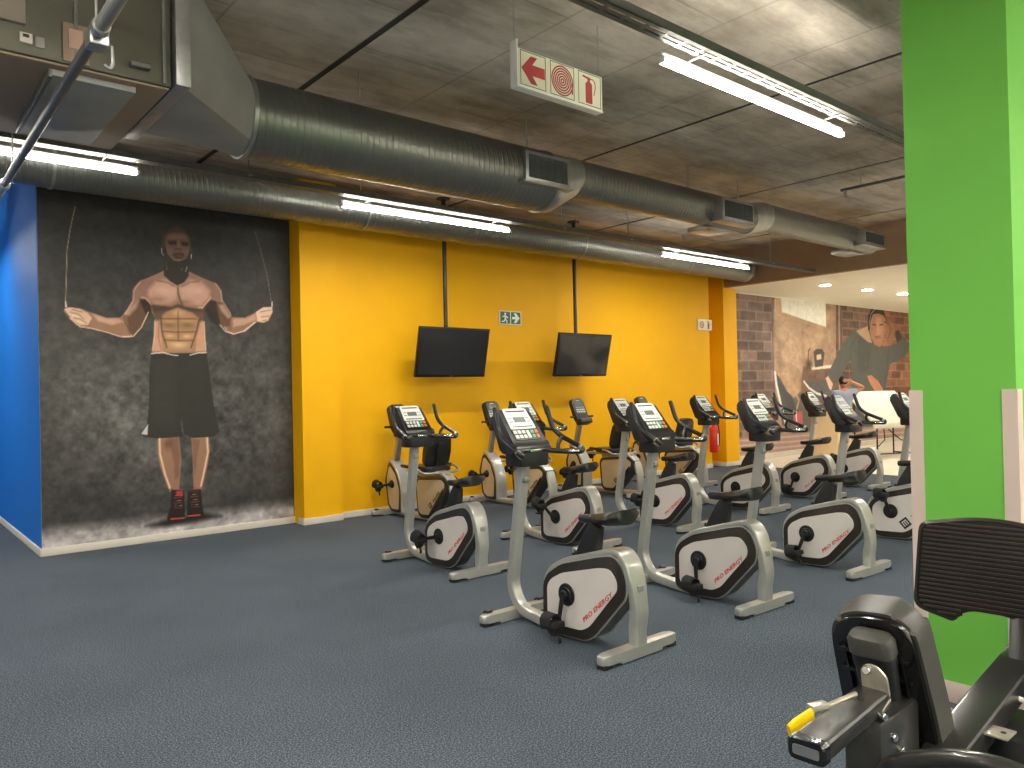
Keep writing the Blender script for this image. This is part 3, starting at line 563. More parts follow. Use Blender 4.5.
def add_pipe():
    t = thing('conduit_pipe', 'galvanised pipe crossing the upper left corner with a coupling', 'pipe')
    x, z = .8, 3.1
    bm = nb(); tube(bm, [(x-.02, -4.9, z), (x, 3.62, z)], .03, 16); build('pipe_length', bm, M['greyplastic'], t)
    bm = nb(); tube(bm, [(x, 3.62, z), (x+.02, 6.7, z)], .026, 16); build('pipe_length', bm, M['tray'], t)
    bm = nb(); tube(bm, [(x+.02, 6.7, z), (x+.03, 9.4, z)], .03, 16); build('pipe_length', bm, M['greyplastic'], t)
    bm = nb(); cyl(bm, (x, 3.62, z), (0, 1, 0), .038, .06, 20, bev=.006); build('coupling', bm, M['steel'], t)
    bm = nb(); cyl(bm, (x+.02, 6.7, z), (0, 1, 0), .038, .07, 20, bev=.006); build('coupling', bm, M['steel'], t)
    bm = nb(); box(bm, x-.03, x+.05, 3.68, 3.78, z-.05, z+.03, .008)
    tube(bm, [(x+.07, 3.74, z-.02), (x+.075, 3.74, z-.1), (x+.06, 3.74, z-.125), (x+.04, 3.74, z-.11)], .008, 8, .02)
    build('pipe_hook', bm, M['steel'], t)
    for y in (1.0, 3.74, 6.2, 8.8):
        bm = nb(); tube(bm, [(x+.01, y, z+.025), (x+.01, y, CEIL if y < 4 or y > 6.1 else CEIL)], .006, 8); build('hanger_rod', bm, M['steel'], t)
add_pipe()

def add_sprinkler():
    t = thing('sprinkler_pipe', 'thin sprinkler pipe on the concrete beside the green column', 'pipe')
    y, z = 5.0, 3.9
    bm = nb(); tube(bm, [(9.3, 4.55, z), (9.3, 1.0, z)], .018, 10); build('pipe_length', bm, M['tray'], t)
    bm = nb(); cyl(bm, (9.3, 4.5, z-.04), (0, 0, 1), .022, .06, 12); cyl(bm, (9.3, 4.5, z-.085), (0, 0, 1), .035, .006, 16); build('sprinkler_head', bm, M['chrome'], t)
    for yy in (4.3, 2.0):
        bm = nb(); tube(bm, [(9.3, yy, z), (9.3, yy, CEIL)], .006, 8); build('hanger_rod', bm, M['steel'], t)
add_sprinkler()

def tray(name_label, y, z, x0, x1, hang):
    """perforated steel channel, lipped edges, hung on rods"""
    t = thing('cable_tray', name_label, 'cable tray')
    w = .11; bm = nb()
    n = int((x1-x0)/.16)
    box(bm, x0, x1, y-w/2, y-w/2+.004, z, z+.05); box(bm, x0, x1, y+w/2-.004, y+w/2, z, z+.05)
    box(bm, x0, x1, y-w/2, y-w/2+.03, z, z+.004); box(bm, x0, x1, y+w/2-.03, y+w/2, z, z+.004)
    box(bm, x0, x1, y-.012, y+.012, z, z+.004)
    for k in range(n+1):
        x = x0+k*(x1-x0)/n; box(bm, x-.014, x+.014, y-w/2, y+w/2, z-.0005, z+.0035)
    build('channel', bm, M['tray'], t)
    for x in hang:
        bm = nb(); tube(bm, [(x, y, z+.02), (x, y, CEIL)], .006, 8); box(bm, x-.02, x+.02, y-w/2-.01, y+w/2+.01, z+.02, z+.028); build('hanger_rod', bm, M['steel'], t)
TZ, TZ2 = 3.416, 3.396          # heights of the trays; the tubes hang below them
tray('perforated cable tray carrying the near tube light below the concrete', 2.60, TZ, -5.5, 12.2, (-3, 0, 2.0, 7.0, 9.6))
tray('long cable tray carrying the row of tube lights beside the slim duct', 6.55, TZ2, -5.5, 12.3, (-3, 2.6, 6.4, 7.6, 11.0))
tray('unseen cable tray behind the camera carrying added tube lights', -1.41, TZ, -5.5, 12.2, (-3, 0, 3.2, 7.3))  # unseen tray holding fill lights added behind the camera

def make_light():
    t = thing('tube_light', '', 'light', group='linear tube lights')
    bm = nb(); box(bm, -1.06, 1.06, -.006, .006, .0102, .05, .002); build('batten', bm, M['white'], t)
    bm = nb(); box(bm, -1.045, 1.045, -.019, .019, -.014, .01)
    for f in bm.faces:
        f.normal_update()
        f.material_index = 0 if f.normal.z < -.5 else (2 if f.normal.z > .5 else 1)
    build('diffuser', bm, [M['lamp'], M['lampside'], M['lamptop']], t)
    for s in (-1, 1):
        bm = nb(); box(bm, s*1.058-.011, s*1.058+.011, -.021, .021, -.017, .02, .004); build('end_cap', bm, M['white'], t)
        bm = nb(); tube(bm, [(s*.8, 0, .036), (s*.8, 0, .06), (s*.8, -.13, .06)], .0055, 8, .015); build('hanger', bm, M['steel'], t)
    return t
L0 = make_light(); first = [True]
def place_light(x, y, z, label):
    o = L0 if first[0] else dup(L0)
    first[0] = False
    o.location = (x, y, z-.066); o['label'] = label
place_light(4.52, 2.71, TZ, 'glowing tube light nearest the camera, under the tray at upper right')
place_light(4.61, 6.66, TZ2, 'glowing tube light beside the slim duct above the left television')
place_light(9.48, 6.66, TZ2, 'glowing tube light at the far end of the slim duct, near the far column')
place_light(.67, 6.66, TZ2, 'glowing tube light at upper left crossed by the galvanised pipe')
tray('unseen cable tray over the corridor on the left carrying added tube lights', 10.49, TZ, -5.5, 1.2, (-4, -1))  # corridor tray and its lamps added to brighten the blue wall
tray('rearmost unseen cable tray behind the camera carrying added tube lights', -3.71, TZ, -5.5, 12.2, (-3, 0, 3.2, 7.3))  # unseen like its tubes, added so more light reaches the floor
for x, y, z in ((.45, 2.71, TZ), (-4.0, 2.71, TZ), (11.1, 2.71, TZ), (-3.6, -1.3, TZ), (-1.0, -1.3, TZ), (1.6, -1.3, TZ), (4.2, -1.3, TZ), (6.8, -1.3, TZ), (9.4, -1.3, TZ),
                (-2.4, -3.6, TZ), (.6, -3.6, TZ), (3.6, -3.6, TZ), (6.6, -3.6, TZ), (9.6, -3.6, TZ), (-2.6, 10.6, TZ), (-.2, 10.6, TZ)):  # tubes behind the camera and in the corridor added as fill light
    place_light(x, y, z, 'unseen tube light outside the picture, in rows mostly added to brighten the room')

def make_downlight():
    t = thing('downlight', '', 'light', group='round downlights in the pale lowered ceiling')
    bm = nb(); sweep(bm, [(0, 0, -.006), (0, 0, .004)], circ(.11, 28), scales=[.94, 1]); build('trim_ring', bm, M['white'], t)
    bm = nb(); cyl(bm, (0, 0, -.008), (0, 0, 1), .088, .006, 28); build('lens', bm, M['lamp2'], t)
    return t
D0 = make_downlight(); df = [True]
for x, y, lab in ((13.6, 7.0, 'leftmost of the three round downlights in the cream lowered ceiling'), (15.08, 6.9, 'middle one of the three round downlights in the cream lowered ceiling'),
                  (16.43, 6.8, 'round downlight in the cream lowered ceiling closest to the green column'),
                  (17.8, 6.8, ''), (13.6, 4.4, ''), (15.1, 4.4, ''), (16.5, 4.4, ''), (13.6, 1.5, ''), (15.1, 1.5, ''), (18.5, 4.4, ''), (19.6, 7.0, '')):  # ones without a label are unseen, added to brighten the far room
    o = D0 if df[0] else dup(D0); df[0] = False
    o.location = (x, y, ZS-.016); o['label'] = lab or 'unseen round downlight added to brighten the far room'

# ------------------------------------------------------------------ televisions
def make_tv():
    t = thing('television', '', 'television', group='televisions hung on poles')
    W, H = 1.1, .64
    tilt = Matrix.Rotation(R(13), 4, 'X')     # top leans out towards the room
    bm = nb(); box(bm, -W/2, W/2, -.022, .022, -H/2, H/2, .006, mx=tilt); box(bm, -W*.3, W*.3, .0, .05, -H*.3, H*.3, .012, mx=tilt); build('casing', bm, M['tvframe'], t)
    bm = nb(); box(bm, -W/2+.022, W/2-.022, -.0245, -.018, -H/2+.03, H/2-.022, mx=tilt); build('screen', bm, M['tvscreen'], t)
    bm = nb(); box(bm, -.02, .02, -.026, -.02, -H/2+.01, -H/2+.018, mx=tilt); build('badge', bm, M['greyplastic'], t)
    bm = nb(); box(bm, -.14, .14, .05, .07, -.14, .14, .004, mx=tilt); box(bm, -.03, .03, .05, .12, -.05, .05, .006); build('mount_bracket', bm, M['black'], t)
    bm = nb(); tube(bm, [(0, .14, -.1), (0, .14, CEIL-2.01)], .027, 16); p = build('pole', bm, M['black'], t)
    bm = nb(); cyl(bm, (0, .14, CEIL-2.01-.008), (0, 0, 1), .09, .014, 24); build('ceiling_plate', bm, M['black'], p)
    return t
TV = make_tv(); TV.location = (5.79, 7.97, 2.01); TV['label'] = 'black television hung on a pole left of the green exit sign'
o = dup(TV); o.location = (8.17, 7.97, 2.01); o['label'] = 'black television hung on a pole right of the green exit sign'

# ------------------------------------------------------------------ signs
def poly_flat(bm, pts, y, mx=None, mi=0, th=.0015):
    prism(bm, pts, y-th, y, 'y', mi=mi, mx=mx)
def ring(bm, cx, cz, r0, r1, y, n=36, mi=0):
    for k in range(n):
        a, b = 2*math.pi*k/n, 2*math.pi*(k+1)/n
        poly_flat(bm, [(cx+r0*math.cos(a), cz+r0*math.sin(a)), (cx+r1*math.cos(a), cz+r1*math.sin(a)), (cx+r1*math.cos(b), cz+r1*math.sin(b)), (cx+r0*math.cos(b), cz+r0*math.sin(b))], y, mi=mi)
def extinguisher_icon(bm, cx, cz, s, y, mi=0):
    P = lambda q: [(cx+a*s, cz+b*s) for a, b in q]
    poly_flat(bm, P(fillet([(-.16, -.46), (.16, -.46), (.16, .2), (.05, .3), (-.05, .3), (-.16, .2)], .03, 2)), y, mi=mi)
    poly_flat(bm, P([(-.06, .3), (.06, .3), (.06, .36), (-.06, .36)]), y, mi=mi)
    poly_flat(bm, P([(-.3, .4), (-.06, .36), (.08, .36), (.08, .42), (-.05, .43), (-.28, .46)]), y, mi=mi)
    hose = [(.06, .38), (.2, .4), (.3, .32), (.32, .15), (.28, -.02), (.24, -.14)]
    hose = smooth_path([(a, 0, b) for a, b in hose], .06, 3)
    for a, b in zip(hose[:-1], hose[1:]):
        d = Vector((b.x-a.x, b.z-a.z)); nn = Vector((-d.y, d.x)).normalized()*.016
        poly_flat(bm, P([(a.x+nn.x, a.z+nn.y), (b.x+nn.x, b.z+nn.y), (b.x-nn.x, b.z-nn.y), (a.x-nn.x, a.z-nn.y)]), y, mi=mi)
def border(bm, x0, x1, z0, z1, w, y, mi=0):
    poly_flat(bm, [(x0, z0), (x1, z0), (x1, z0+w), (x0, z0+w)], y, mi=mi); poly_flat(bm, [(x0, z1-w), (x1, z1-w), (x1, z1), (x0, z1)], y, mi=mi)
    poly_flat(bm, [(x0, z0+w), (x0+w, z0+w), (x0+w, z1-w), (x0, z1-w)], y, mi=mi); poly_flat(bm, [(x1-w, z0+w), (x1, z0+w), (x1, z1-w), (x1-w, z1-w)], y, mi=mi)

def add_fire_sign():
    t = thing('fire_equipment_sign', 'cream hanging sign with red arrow, hose reel and extinguisher symbols', 'sign', (3.54, 3.62, 3.535))
    W, H = .775, .238
    bm = nb(); box(bm, -W/2, W/2, -.03, .03, -H/2, H/2, .003); build('sign_board', bm, M['signw'], t)
    bm = nb(); box(bm, -W/2-.006, -W/2+.004, -.034, .034, -H/2-.006, H/2+.05, .002); box(bm, -W/2, W/2+.004, -.034, .034, -H/2-.008, -H/2, .002); build('edge_channel', bm, M['white'], t)
    yf = -.0302
    for k in range(3):
        cx = -W/2+W*(k+.5)/3+.004; a = .109
        bm = nb(); border(bm, cx-a, cx+a, -a+.002, a+.002, .004, yf); build('outline', bm, M['signline'], t)
    cx = -W/3+.004; bm = nb()
    poly_flat(bm, [(cx-.1, .0), (cx-.02, .088), (cx+.035, .088), (cx-.008, .035), (cx+.1, .035), (cx+.1, -.035), (cx-.008, -.035), (cx+.035, -.088), (cx-.02, -.088)], yf); build('arrow_symbol', bm, M['signred'], t)
    bm = nb()
    for k in range(6): ring(bm, .004, 0, .008+k*.0165, .0175+k*.0165, yf)
    poly_flat(bm, [(.088, -.07), (.1, -.07), (.1, .0), (.09, .0)], yf); build('hose_reel_symbol', bm, M['signred'], t)
    bm = nb(); extinguisher_icon(bm, W/3-.004, 0, .2, yf); build('extinguisher_symbol', bm, M['signred'], t)
    for s in (-1, 1):
        bm = nb(); tube(bm, [(s*(W/2-.003), 0, H/2), (s*(W/2-.003), 0, CEIL-3.535)], .003, 6); build('hanger_wire', bm, M['steel'], t)
add_fire_sign()

def add_exit_sign():
    t = thing('exit_sign', 'small green running-figure exit sign between the two televisions', 'sign', (7.14, 8.42, 2.55))
    W, H = .41, .2
    bm = nb(); box(bm, -W/2, W/2, -.02, 0, -H/2, H/2, .003); build('sign_board', bm, M['signw'], t)
    bm = nb()
    for s in (-1, 1):
        poly_flat(bm, [(s*.1-.09, -.085), (s*.1+.09, -.085), (s*.1+.09, .085), (s*.1-.09, .085)], -.0202)
    build('sign_field', bm, M['signgreen'], t)
    y = -.0222
    bm = nb(); c = -.1
    poly_flat(bm, [(c+.018*math.cos(a), .055+.018*math.sin(a)) for a in [k*math.pi/6 for k in range(12)]], y)
    for q in ([(-.02, .035), (.022, .03), (.012, -.02), (-.012, -.018)], [(-.02, .035), (-.055, .012), (-.05, .0), (-.012, .02)], [(.022, .03), (.055, .0), (.048, -.01), (.012, .01)],
              [(.012, -.02), (.04, -.045), (.034, -.08), (.02, -.078), (.022, -.05), (-.005, -.022)], [(-.012, -.018), (-.03, -.045), (-.07, -.05), (-.07, -.064), (-.02, -.062), (.008, -.025)]):
        poly_flat(bm, [(c+a, b) for a, b in q], y)
    build('running_figure_symbol', bm, M['white'], t)
    bm = nb(); c = .1
    poly_flat(bm, [(c-.07, .018), (c-.005, .018), (c-.04, .07), (c+.005, .07), (c+.07, 0), (c+.005, -.07), (c-.04, -.07), (c-.005, -.018), (c-.07, -.018)], y); build('arrow_symbol', bm, M['white'], t)
add_exit_sign()

def add_small_sign():
    t = thing('fire_point_sign', 'small pale wall sign with two red symbols by the far yellow column', 'sign', (11.83, 8.42, 2.635))
    bm = nb(); box(bm, -.21, .21, -.02, 0, -.1, .1, .003); build('sign_board', bm, M['signw'], t)
    bm = nb(); ring(bm, -.1, 0, .02, .035, -.0202, 24); ring(bm, -.1, 0, .05, .066, -.0202, 24); build('hose_reel_symbol', bm, M['signred'], t)
    bm = nb(); extinguisher_icon(bm, .1, 0, .16, -.0202); build('extinguisher_symbol', bm, M['signred'], t)
add_small_sign()

def add_extinguisher():
    t = thing('fire_extinguisher', 'red fire extinguisher on the yellow wall beside the far column', 'fire extinguisher', (11.84, 8.272, .30))
    pr = [(.0, 0), (.07, .001), (.082, .012), (.082, .40), (.072, .45), (.045, .485), (.028, .495), (.028, .52)]
    bm = nb(); sweep(bm, [(0, 0, z) for r, z in pr], circ(1, 24), scales=[max(r, .002) for r, z in pr]); build('cylinder_body', bm, M['extred'], t)
    bm = nb(); n = 10
    for k in range(n):
        a, b = R(262+k*9), R(262+(k+1)*9)
        r = .0835
        q = [bm.verts.new((r*math.cos(w), r*math.sin(w), z)) for w, z in ((a, .14), (b, .14), (b, .34), (a, .34))]; bm.faces.new(q)
    build('paper_label', bm, M['label'], t)
    bm = nb(); box(bm, -.03, .03, -.03, .03, .515, .55, .008); box(bm, -.012, .012, -.13, .03, .565, .578, .004); box(bm, -.012, .012, -.11, .02, .545, .553, .003); build('valve_handle', bm, M['black'], t)
    bm = nb(); tube(bm, [(.03, 0, .53), (.11, -.02, .5), (.125, -.03, .35), (.115, -.03, .12)], .012, 8, .05); build('hose', bm, M['rubber'], t)
    bm = nb(); box(bm, -.03, .03, .07, .15, .38, .46, .004); build('wall_bracket', bm, M['steel'], t)
add_extinguisher()

# ------------------------------------------------------------------ upright exercise bikes
def make_foot(parent, y0, y1, hw, name, wheels=False):
    """stabiliser bar lying across the bike, tapered at the ends, on rubber pads"""
    c = (y0+y1)/2; d = (y1-y0)/2
    out = fillet([(-hw, c-d*.72), (-hw*.8, c-d), (hw*.8, c-d), (hw, c-d*.72), (hw, c+d*.72), (hw*.8, c+d), (-hw*.8, c+d), (-hw, c+d*.72)], .02, 3)
    bm = nb(); prism(bm, out, .022, .072, 'z', bev=.01); box(bm, -hw*.55, hw*.55, c-d*.95, c+d*.95, .008, .024)
    f = build(name, bm, M['silver'], parent)
    for s in (-1, 1):
        bm = nb(); box(bm, s*hw*.86-.035, s*hw*.86+.035, c-d*.8, c+d*.8, 0, .024, .004); build('rubber_pad', bm, M['rubber'], f)
    if wheels:
        for s in (-1, 1):
            bm = nb(); cyl(bm, (s*hw*.72, c+d+.012, .055), (1, 0, 0), .032, .03, 18, bev=.006); box(bm, s*hw*.72-.022, s*hw*.72+.022, c+d-.02, c+d+.02, .045, .085, .004); build('transport_wheel', bm, M['black'], f)
    return f

OUT = [(.736, .30), (.69, .372), (.57, .447), (.257, .535), (.15, .556), (.085, .51), (.05, .42), (.055, .33), (.30, .065), (.37, .022), (.61, .012), (.735, .045)]
PAN = [(.688, .296), (.655, .34), (.56, .392), (.25, .472), (.165, .478), (.115, .42), (.112, .365), (.335, .115), (.40, .08), (.64, .07), (.688, .09)]
def grow(poly, d):
    out = []; N = len(poly)
    area = sum(poly[i-1][0]*poly[i][1]-poly[i][0]*poly[i-1][1] for i in range(N))
    s = 1 if area > 0 else -1
    for i in range(N):
        p = Vector(poly[i][:2]); a = (p-Vector(poly[i-1][:2])).normalized(); b = (Vector(poly[(i+1) % N][:2])-p).normalized()
        na = Vector((a.y, -a.x))*s; nb_ = Vector((b.y, -b.x))*s; m = (na+nb_)
        if m.length < 1e-6: m = na
        m.normalize(); k = max(.5, m.dot(na)); out.append(tuple(p+m*d/k))
    return out

def make_crank(parent, y, z, hx, r, disc_mat):
    """two arms and pedals turning about one axle"""
    a = bpy.data.objects.new('crankset', None)
    bm = nb(); cyl(bm, (0, 0, 0), (1, 0, 0), .014, hx*2+.05, 12)
    for s in (-1, 1):
        cyl(bm, (s*(hx+.012), 0, 0), (1, 0, 0), .03, .03, 18, bev=.005)
        x = s*(hx+.026); e = s*r
        bmx = [(-.017, 0), (.017, 0)]
        sweep(bm, [(x, 0, 0), (x+s*.008, 0, e*.5), (x+s*.012, 0, e)], rrect(.014, .03, .006, 2), side=(1, 0, 0), scales=[1.1, 1, .8])
        cyl(bm, (x+s*.03, 0, e), (1, 0, 0), .009, .05, 10)
    c = build('crankset', bm, M['black'], parent, (0, y, z))
    for s in (-1, 1):
        px = s*(hx+.09)
        bm = nb(); prism(bm, fillet([(-.06, -.018), (.055, -.022), (.064, .012), (.02, .022), (-.06, .016)], .008, 2), px-.048, px+.048, 'x', bev=.005)
        sw = smooth_path([(px-.05, .012, .0), (px-.047, .012, .045), (px, .012, .068), (px+.047, .012, .045), (px+.05, .012, 0)], .03, 4)
        sweep(bm, sw, rrect(.085, .012, .004, 1), side=(0, 1, .15))
        prism(bm, [(-.05, -.02), (.03, -.02), (.0, -.06), (-.03, -.065)], px-.03, px+.03, 'x', bev=.008)
        sweep(bm, [(px, -.03, -.05), (px, -.05, -.08), (px+.005, -.045, -.105)], rrect(.022, .009, .003, 1), side=(1, 0, 0))
        p = build('pedal', bm, M['rubber'], c, (0, 0, s*r))
    return c

def spin(c, ang):
    c.rotation_euler.x = ang
    for p in c.children: p.rotation_euler.x = -ang+random.uniform(-.25, .25)

def make_upright(kind):
    t = thing('exercise_bike', '', 'exercise bike', group='upright exercise bikes in rows')
    make_foot(t, .0, .075, .315, 'rear_foot'); make_foot(t, 1.03, 1.1, .31, 'front_foot', True)
    # one bent tube: console post, sweep along the floor under the shell
    path = smooth_path([(0, .975, 1.03), (0, 1.112, .2), (0, 1.02, .062), (0, .70, .03), (0, .6, .03)], [0, .15, .14, .05, 0], 8)
    bm = nb(); sweep(bm, path, rrect(.074, .066, .016, 3), side=(1, 0, 0)); fp = build('front_post', bm, M['silver'], t)
    bm = nb()
    for s in (-1, 1): cyl(bm, (s*.038, 1.052, .5), (1, 0, 0), .009, .008, 10)
    box(bm, -.022, .022, .945, .965, .90, .94, .003); build('bolt', bm, M['steel'], fp)
    # arch band over the shell, down to the rear foot
    path = smooth_path([(0, .742, .2), (0, .735, .31), (0, .69, .385), (0, .565, .462), (0, .255, .552), (0, .13, .578), (0, .068, .52), (0, .034, .42), (0, .02, .24), (0, .036, .17), (0, .036, .05)],
                       [0, .05, .06, .08, .1, .07, .06, .08, .06, .05, 0], 5)
    sc = []
    for p in path: sc.append((1.0 if p.z > .3 else .9, 1.0))
    bm = nb(); sweep(bm, path, rrect(.132, .034, .012, 3), side=(1, 0, 0), scales=[(1.0-.3*max(0, min(1, (.45-p.z)/.3)), 1.0+.9*max(0, min(1, (.45-p.z)/.25)) if p.y < .2 else 1.0) for p in path])
    ar = build('frame_arch', bm, M['silver'], t)
    bm = nb(); box(bm, -.024, .024, .006, .02, .365, .40, .002, mx=None); build('age_sticker', bm, M['greyplastic'], ar)
    # shell
    bm = nb(); prism(bm, fillet(OUT, .035, 4), -.062, .062, 'x', bev=.006); sh = build('body_shell', bm, M['bronze'], t)
    bm = nb()
    for s in (-1, 1):
        prism(bm, fillet(grow(OUT, .004), .035, 4), s*.062-.005, s*.062+.005, 'x', bev=.003)
    build('edge_trim', bm, M['silver'], sh)
    pm = M['panel']
    for s in (-1, 1):
        bm = nb(); prism(bm, fillet(grow(OUT, -.004), .035, 4), s*.070-.005, s*.070+.005, 'x', bev=.004); rim = build('rim', bm, M['bronze'], sh)
        bm = nb(); prism(bm, fillet(PAN, .03, 4), s*.0765-.004, s*.0765+.004, 'x', bev=.003); pn = build('side_panel', bm, pm, sh)
        bm = nb()
        xf = s*.0812
        if kind == 'pro':
            if s < 0: fr = frame((xf, .268, .238), (0, -.76, .65), (0, .65, .76))
            else: fr = frame((xf, .268, .238), (0, .76, -.65), (0, .65, .76))
            text_mesh(bm, 'PRO ENERGY', .036, fr, shear=.25, bold=.0007, sx=1.42)
            build('lettering', bm, M['red'], sh)
        else:
            if s < 0: fr = frame((xf, .295, .245), (0, -.76, .65), (0, .65, .76))
            else: fr = frame((xf, .295, .245), (0, .76, -.65), (0, .65, .76))
            logo(bm, fr, .085, 'impulse', .074)
            build('lettering', bm, [M['ink'], M['panel']], sh)
        bm = nb(); cyl(bm, (s*.083, .515, .27), (1, 0, 0), .068, .012, 32, bev=.004); cyl(bm, (s*.089, .515, .27), (1, 0, 0), .045, .012, 28, bev=.004); build('crank_cover', bm, M['black'], sh)
    make_crank(t, .515, .27, .09, .165, None)
    # seat post boot and saddle
    bm = nb(); sweep(bm, [(0, .40, .48), (0, .385, .56), (0, .345, .66), (0, .33, .70)], rrect(.085, .17, .025, 3), side=(1, 0, 0), scales=[(1, 1.1), (.9, .85), (.72, .62), (.6, .5)])
    box(bm, -.03, .03, .42, .5, .505, .53, .008)
    sp = build('seat_post', bm, M['black'], t)
    bm = nb(); tube(bm, [(0, .44, .53), (0, .47, .55), (.05, .48, .55)], .008, 8); build('adjust_knob', bm, M['black'], sp)
    bm = nb(); rings = []; K = 18
    for i in range(15):
        u = i/14; y = .465-u*.375
        w = .028+.012*u+.088*max(0, min(1, (u-.28)/.5))**1.2
        if u > .86: w *= 1-.25*((u-.86)/.14)**2
        if u < .06: w *= .75
        h = .034+.02*u; zc = .728+.042*u*u
        ring_ = []
        for k in range(K):
            a = 2*math.pi*k/K; cx, cz = math.cos(a), math.sin(a)
            dip = .012*math.exp(-(cx*w/.03)**2)*(cz > 0)
            ring_.append(bm.verts.new((cx*w*(1-.1*(cz < 0)), y, zc+cz*h*(1 if cz > 0 else .8)-dip+(.006 if abs(cx) > .7 and u > .5 else 0))))
        rings.append(ring_)
    for i in range(14):
        for k in range(K): bm.faces.new((rings[i][k], rings[i][(k+1) % K], rings[i+1][(k+1) % K], rings[i+1][k]))
    bm.faces.new(rings[0][::-1]); bm.faces.new(rings[-1])
    build('saddle', bm, M['black'], t, sharp=60)
    # console: wedge head on the post
    cs = Matrix.Identity(4)
    prof = fillet([(1.105, 1.372), (1.07, 1.375), (.905, 1.165), (.862, 1.135), (.858, 1.10), (.93, 1.085), (1.03, 1.10), (1.135, 1.31)], .016, 3)
    bm = nb(); t2 = bmesh.new()
    prism(t2, prof, -.15, .15, 'x', bev=.012)
    for v in t2.verts:
        k = (v.co.z-1.1)/.27; v.co.x *= 1.0-.12*k
    merge(bm, t2, 0)
    con = build('console', bm, M['black'], t)
    bm = nb(); prism(bm, fillet([(-.12, .85), (.12, .85), (.135, .93), (.11, 1.04), (-.11, 1.04), (-.135, .93)], .03, 4), 1.015, 1.105, 'z', bev=.012); build('console_base', bm, M['black'], t)
    # sloping face frame: origin at bottom edge of the faceplate
    b0 = Vector((0, .916, 1.181)); d = (Vector((0, 1.07, 1.377))-b0).normalized()
    fr = frame(b0, (1, 0, 0), d)
    def pl(bm, x0, x1, v0, v1, th, mi=0, bev=.0, z0=0.0): box(bm, x0, x1, v0, v1, z0, th, bev, mi=mi, mx=fr)
    def plate(bm, pts, z0, z1, r):
        prism(bm, fillet(pts, r, 3), z0, z1, 'z', mx=fr)
    bm = nb(); plate(bm, [(-.108, .085), (.108, .085), (.1, .243), (.085, .252), (-.085, .252), (-.1, .243)], 0, .005, .012)
    fp_ = build('faceplate', bm, M['face'] if kind == 'pro' else M['greyface'], con)
    bm = nb(); pl(bm, -.048, .048, .138, .18, .0075); build('screen', bm, M['lcd'], con)
    bm = nb(); pl(bm, -.08, .08, .222, .232, .0066); pl(bm, -.085, .085, .1, .107, .0066)
    pl(bm, -.09, -.06, .14, .145, .0062); pl(bm, .06, .09, .14, .145, .0062); pl(bm, -.09, -.06, .172, .176, .0062); pl(bm, .06, .09, .172, .176, .0062)
    build('printed_bar', bm, M['bronze'], con)
    bm = nb(); pl(bm, -.11, .11, .0, .082, .004, 0)
    for i in range(6):
        for j in range(2):
            x = -.09+i*.036; v = .012+j*.036
            if i == 3: 
                if j == 0: pl(bm, x-.012, x+.012, v, v+.06, .0075, 1)
                continue
            mi = 1 if i < 4 else (2 if i == 4 else 3)
            pl(bm, x-.013, x+.013, v, v+.025, .0075, mi)
    build('keypad', bm, [M['bronze'], M['keyw'], M['keyg'], M['keyo']], con)
    # handlebars with upturned ends
    for s in (-1, 1):
        bm = nb()
        dome_tube(bm, [(s*.225, .985, 1.385), (s*.235, .945, 1.25), (s*.25, .885, 1.195), (s*.275, .70, 1.118), (s*.255, .69, 1.098), (s*.19, .80, 1.098), (s*.1, .875, 1.11)], .0165, 12, .045)
        dome_tube(bm, [(s*.245, .865, 1.185), (s*.2, .86, 1.14), (s*.17, .82, 1.105)], .014, 10, .03)
        h = build('handlebar', bm, M['black'], t)
        bm = nb(); dome_tube(bm, [(s*.25, .705, 1.1), (s*.20, .79, 1.1)], .0195, 12); build('pulse_sensor', bm, M['chrome'], h)
        bm = nb(); cyl(bm, (s*.27, .715, 1.122), (s*.2, -1, -.4), .02, .022, 14, bev=.004); build('end_ring', bm, M['steel'], h)
    bm = nb(); dome_tube(bm, [(-.17, .93, 1.16), (-.14, .865, 1.115), (.14, .865, 1.115), (.17, .93, 1.16)], .012, 10, .05); box(bm, -.05, .05, .845, .86, 1.105, 1.125, .004, mi=1); build('front_rail', bm, [M['black'], M['chrome']], t)
    return t

def logo(bm, fr, size, word, tsize=.058):
    """square badge with an m cut in it, then the word"""
    s = size
    box(bm, -.155, -.155+s, -s/2, s/2, -.0005, .001, mi=0, mx=fr)
    for k in range(3): box(bm, -.155+s*(.2+.25*k), -.155+s*(.2+.25*k+.1), -s*.3, s*.3, .0, .0018, mi=1, mx=fr)
    box(bm, -.155+s*.2, -.155+s*.8, s*.2, s*.3, .0, .0018, mi=1, mx=fr)
    m2 = fr @ Matrix.Translation((.03+(size-.06)*1.9, 0, 0))
    text_mesh(bm, word, tsize, m2, shear=.2, bold=.001, mi=0)

def set_parts(root, crank_angle):
    for c in root.children:
        if c.name.startswith('crankset'): spin(c, crank_angle)

U = make_upright('pro')
BIKES = [
    (3.295, 2.80, 0.15, 'upright exercise bike nearest the camera, with nothing standing in front of it'),
    (4.58, 2.79, -.1, 'upright exercise bike in the front row, just right of the nearest one'),
    (6.0, 2.75, .35, 'upright exercise bike in the front row, left of the one with a dark square badge'),
    (3.83, 4.90, 1.35, 'leftmost upright exercise bike, standing alone left of the nearest one'),
    (5.2, 4.90, 2.3, 'upright exercise bike in the second row, seen directly behind the nearest one'),
    (6.65, 4.85, 1.6, 'upright exercise bike in the second row, its post just left of the nearer console'),
    (8.18, 4.85, .4, 'upright exercise bike in the second row, standing in front of the fire extinguisher'),
    (9.55, 4.84, .3, 'upright exercise bike in the second row, its saddle left of the cream cabinet'),
    (10.97, 4.88, 2.6, 'farthest upright exercise bike, standing in front of the white folding table'),
    (9.1, 2.75, .2, 'upright exercise bike half hidden behind the left edge of the green column'),
]
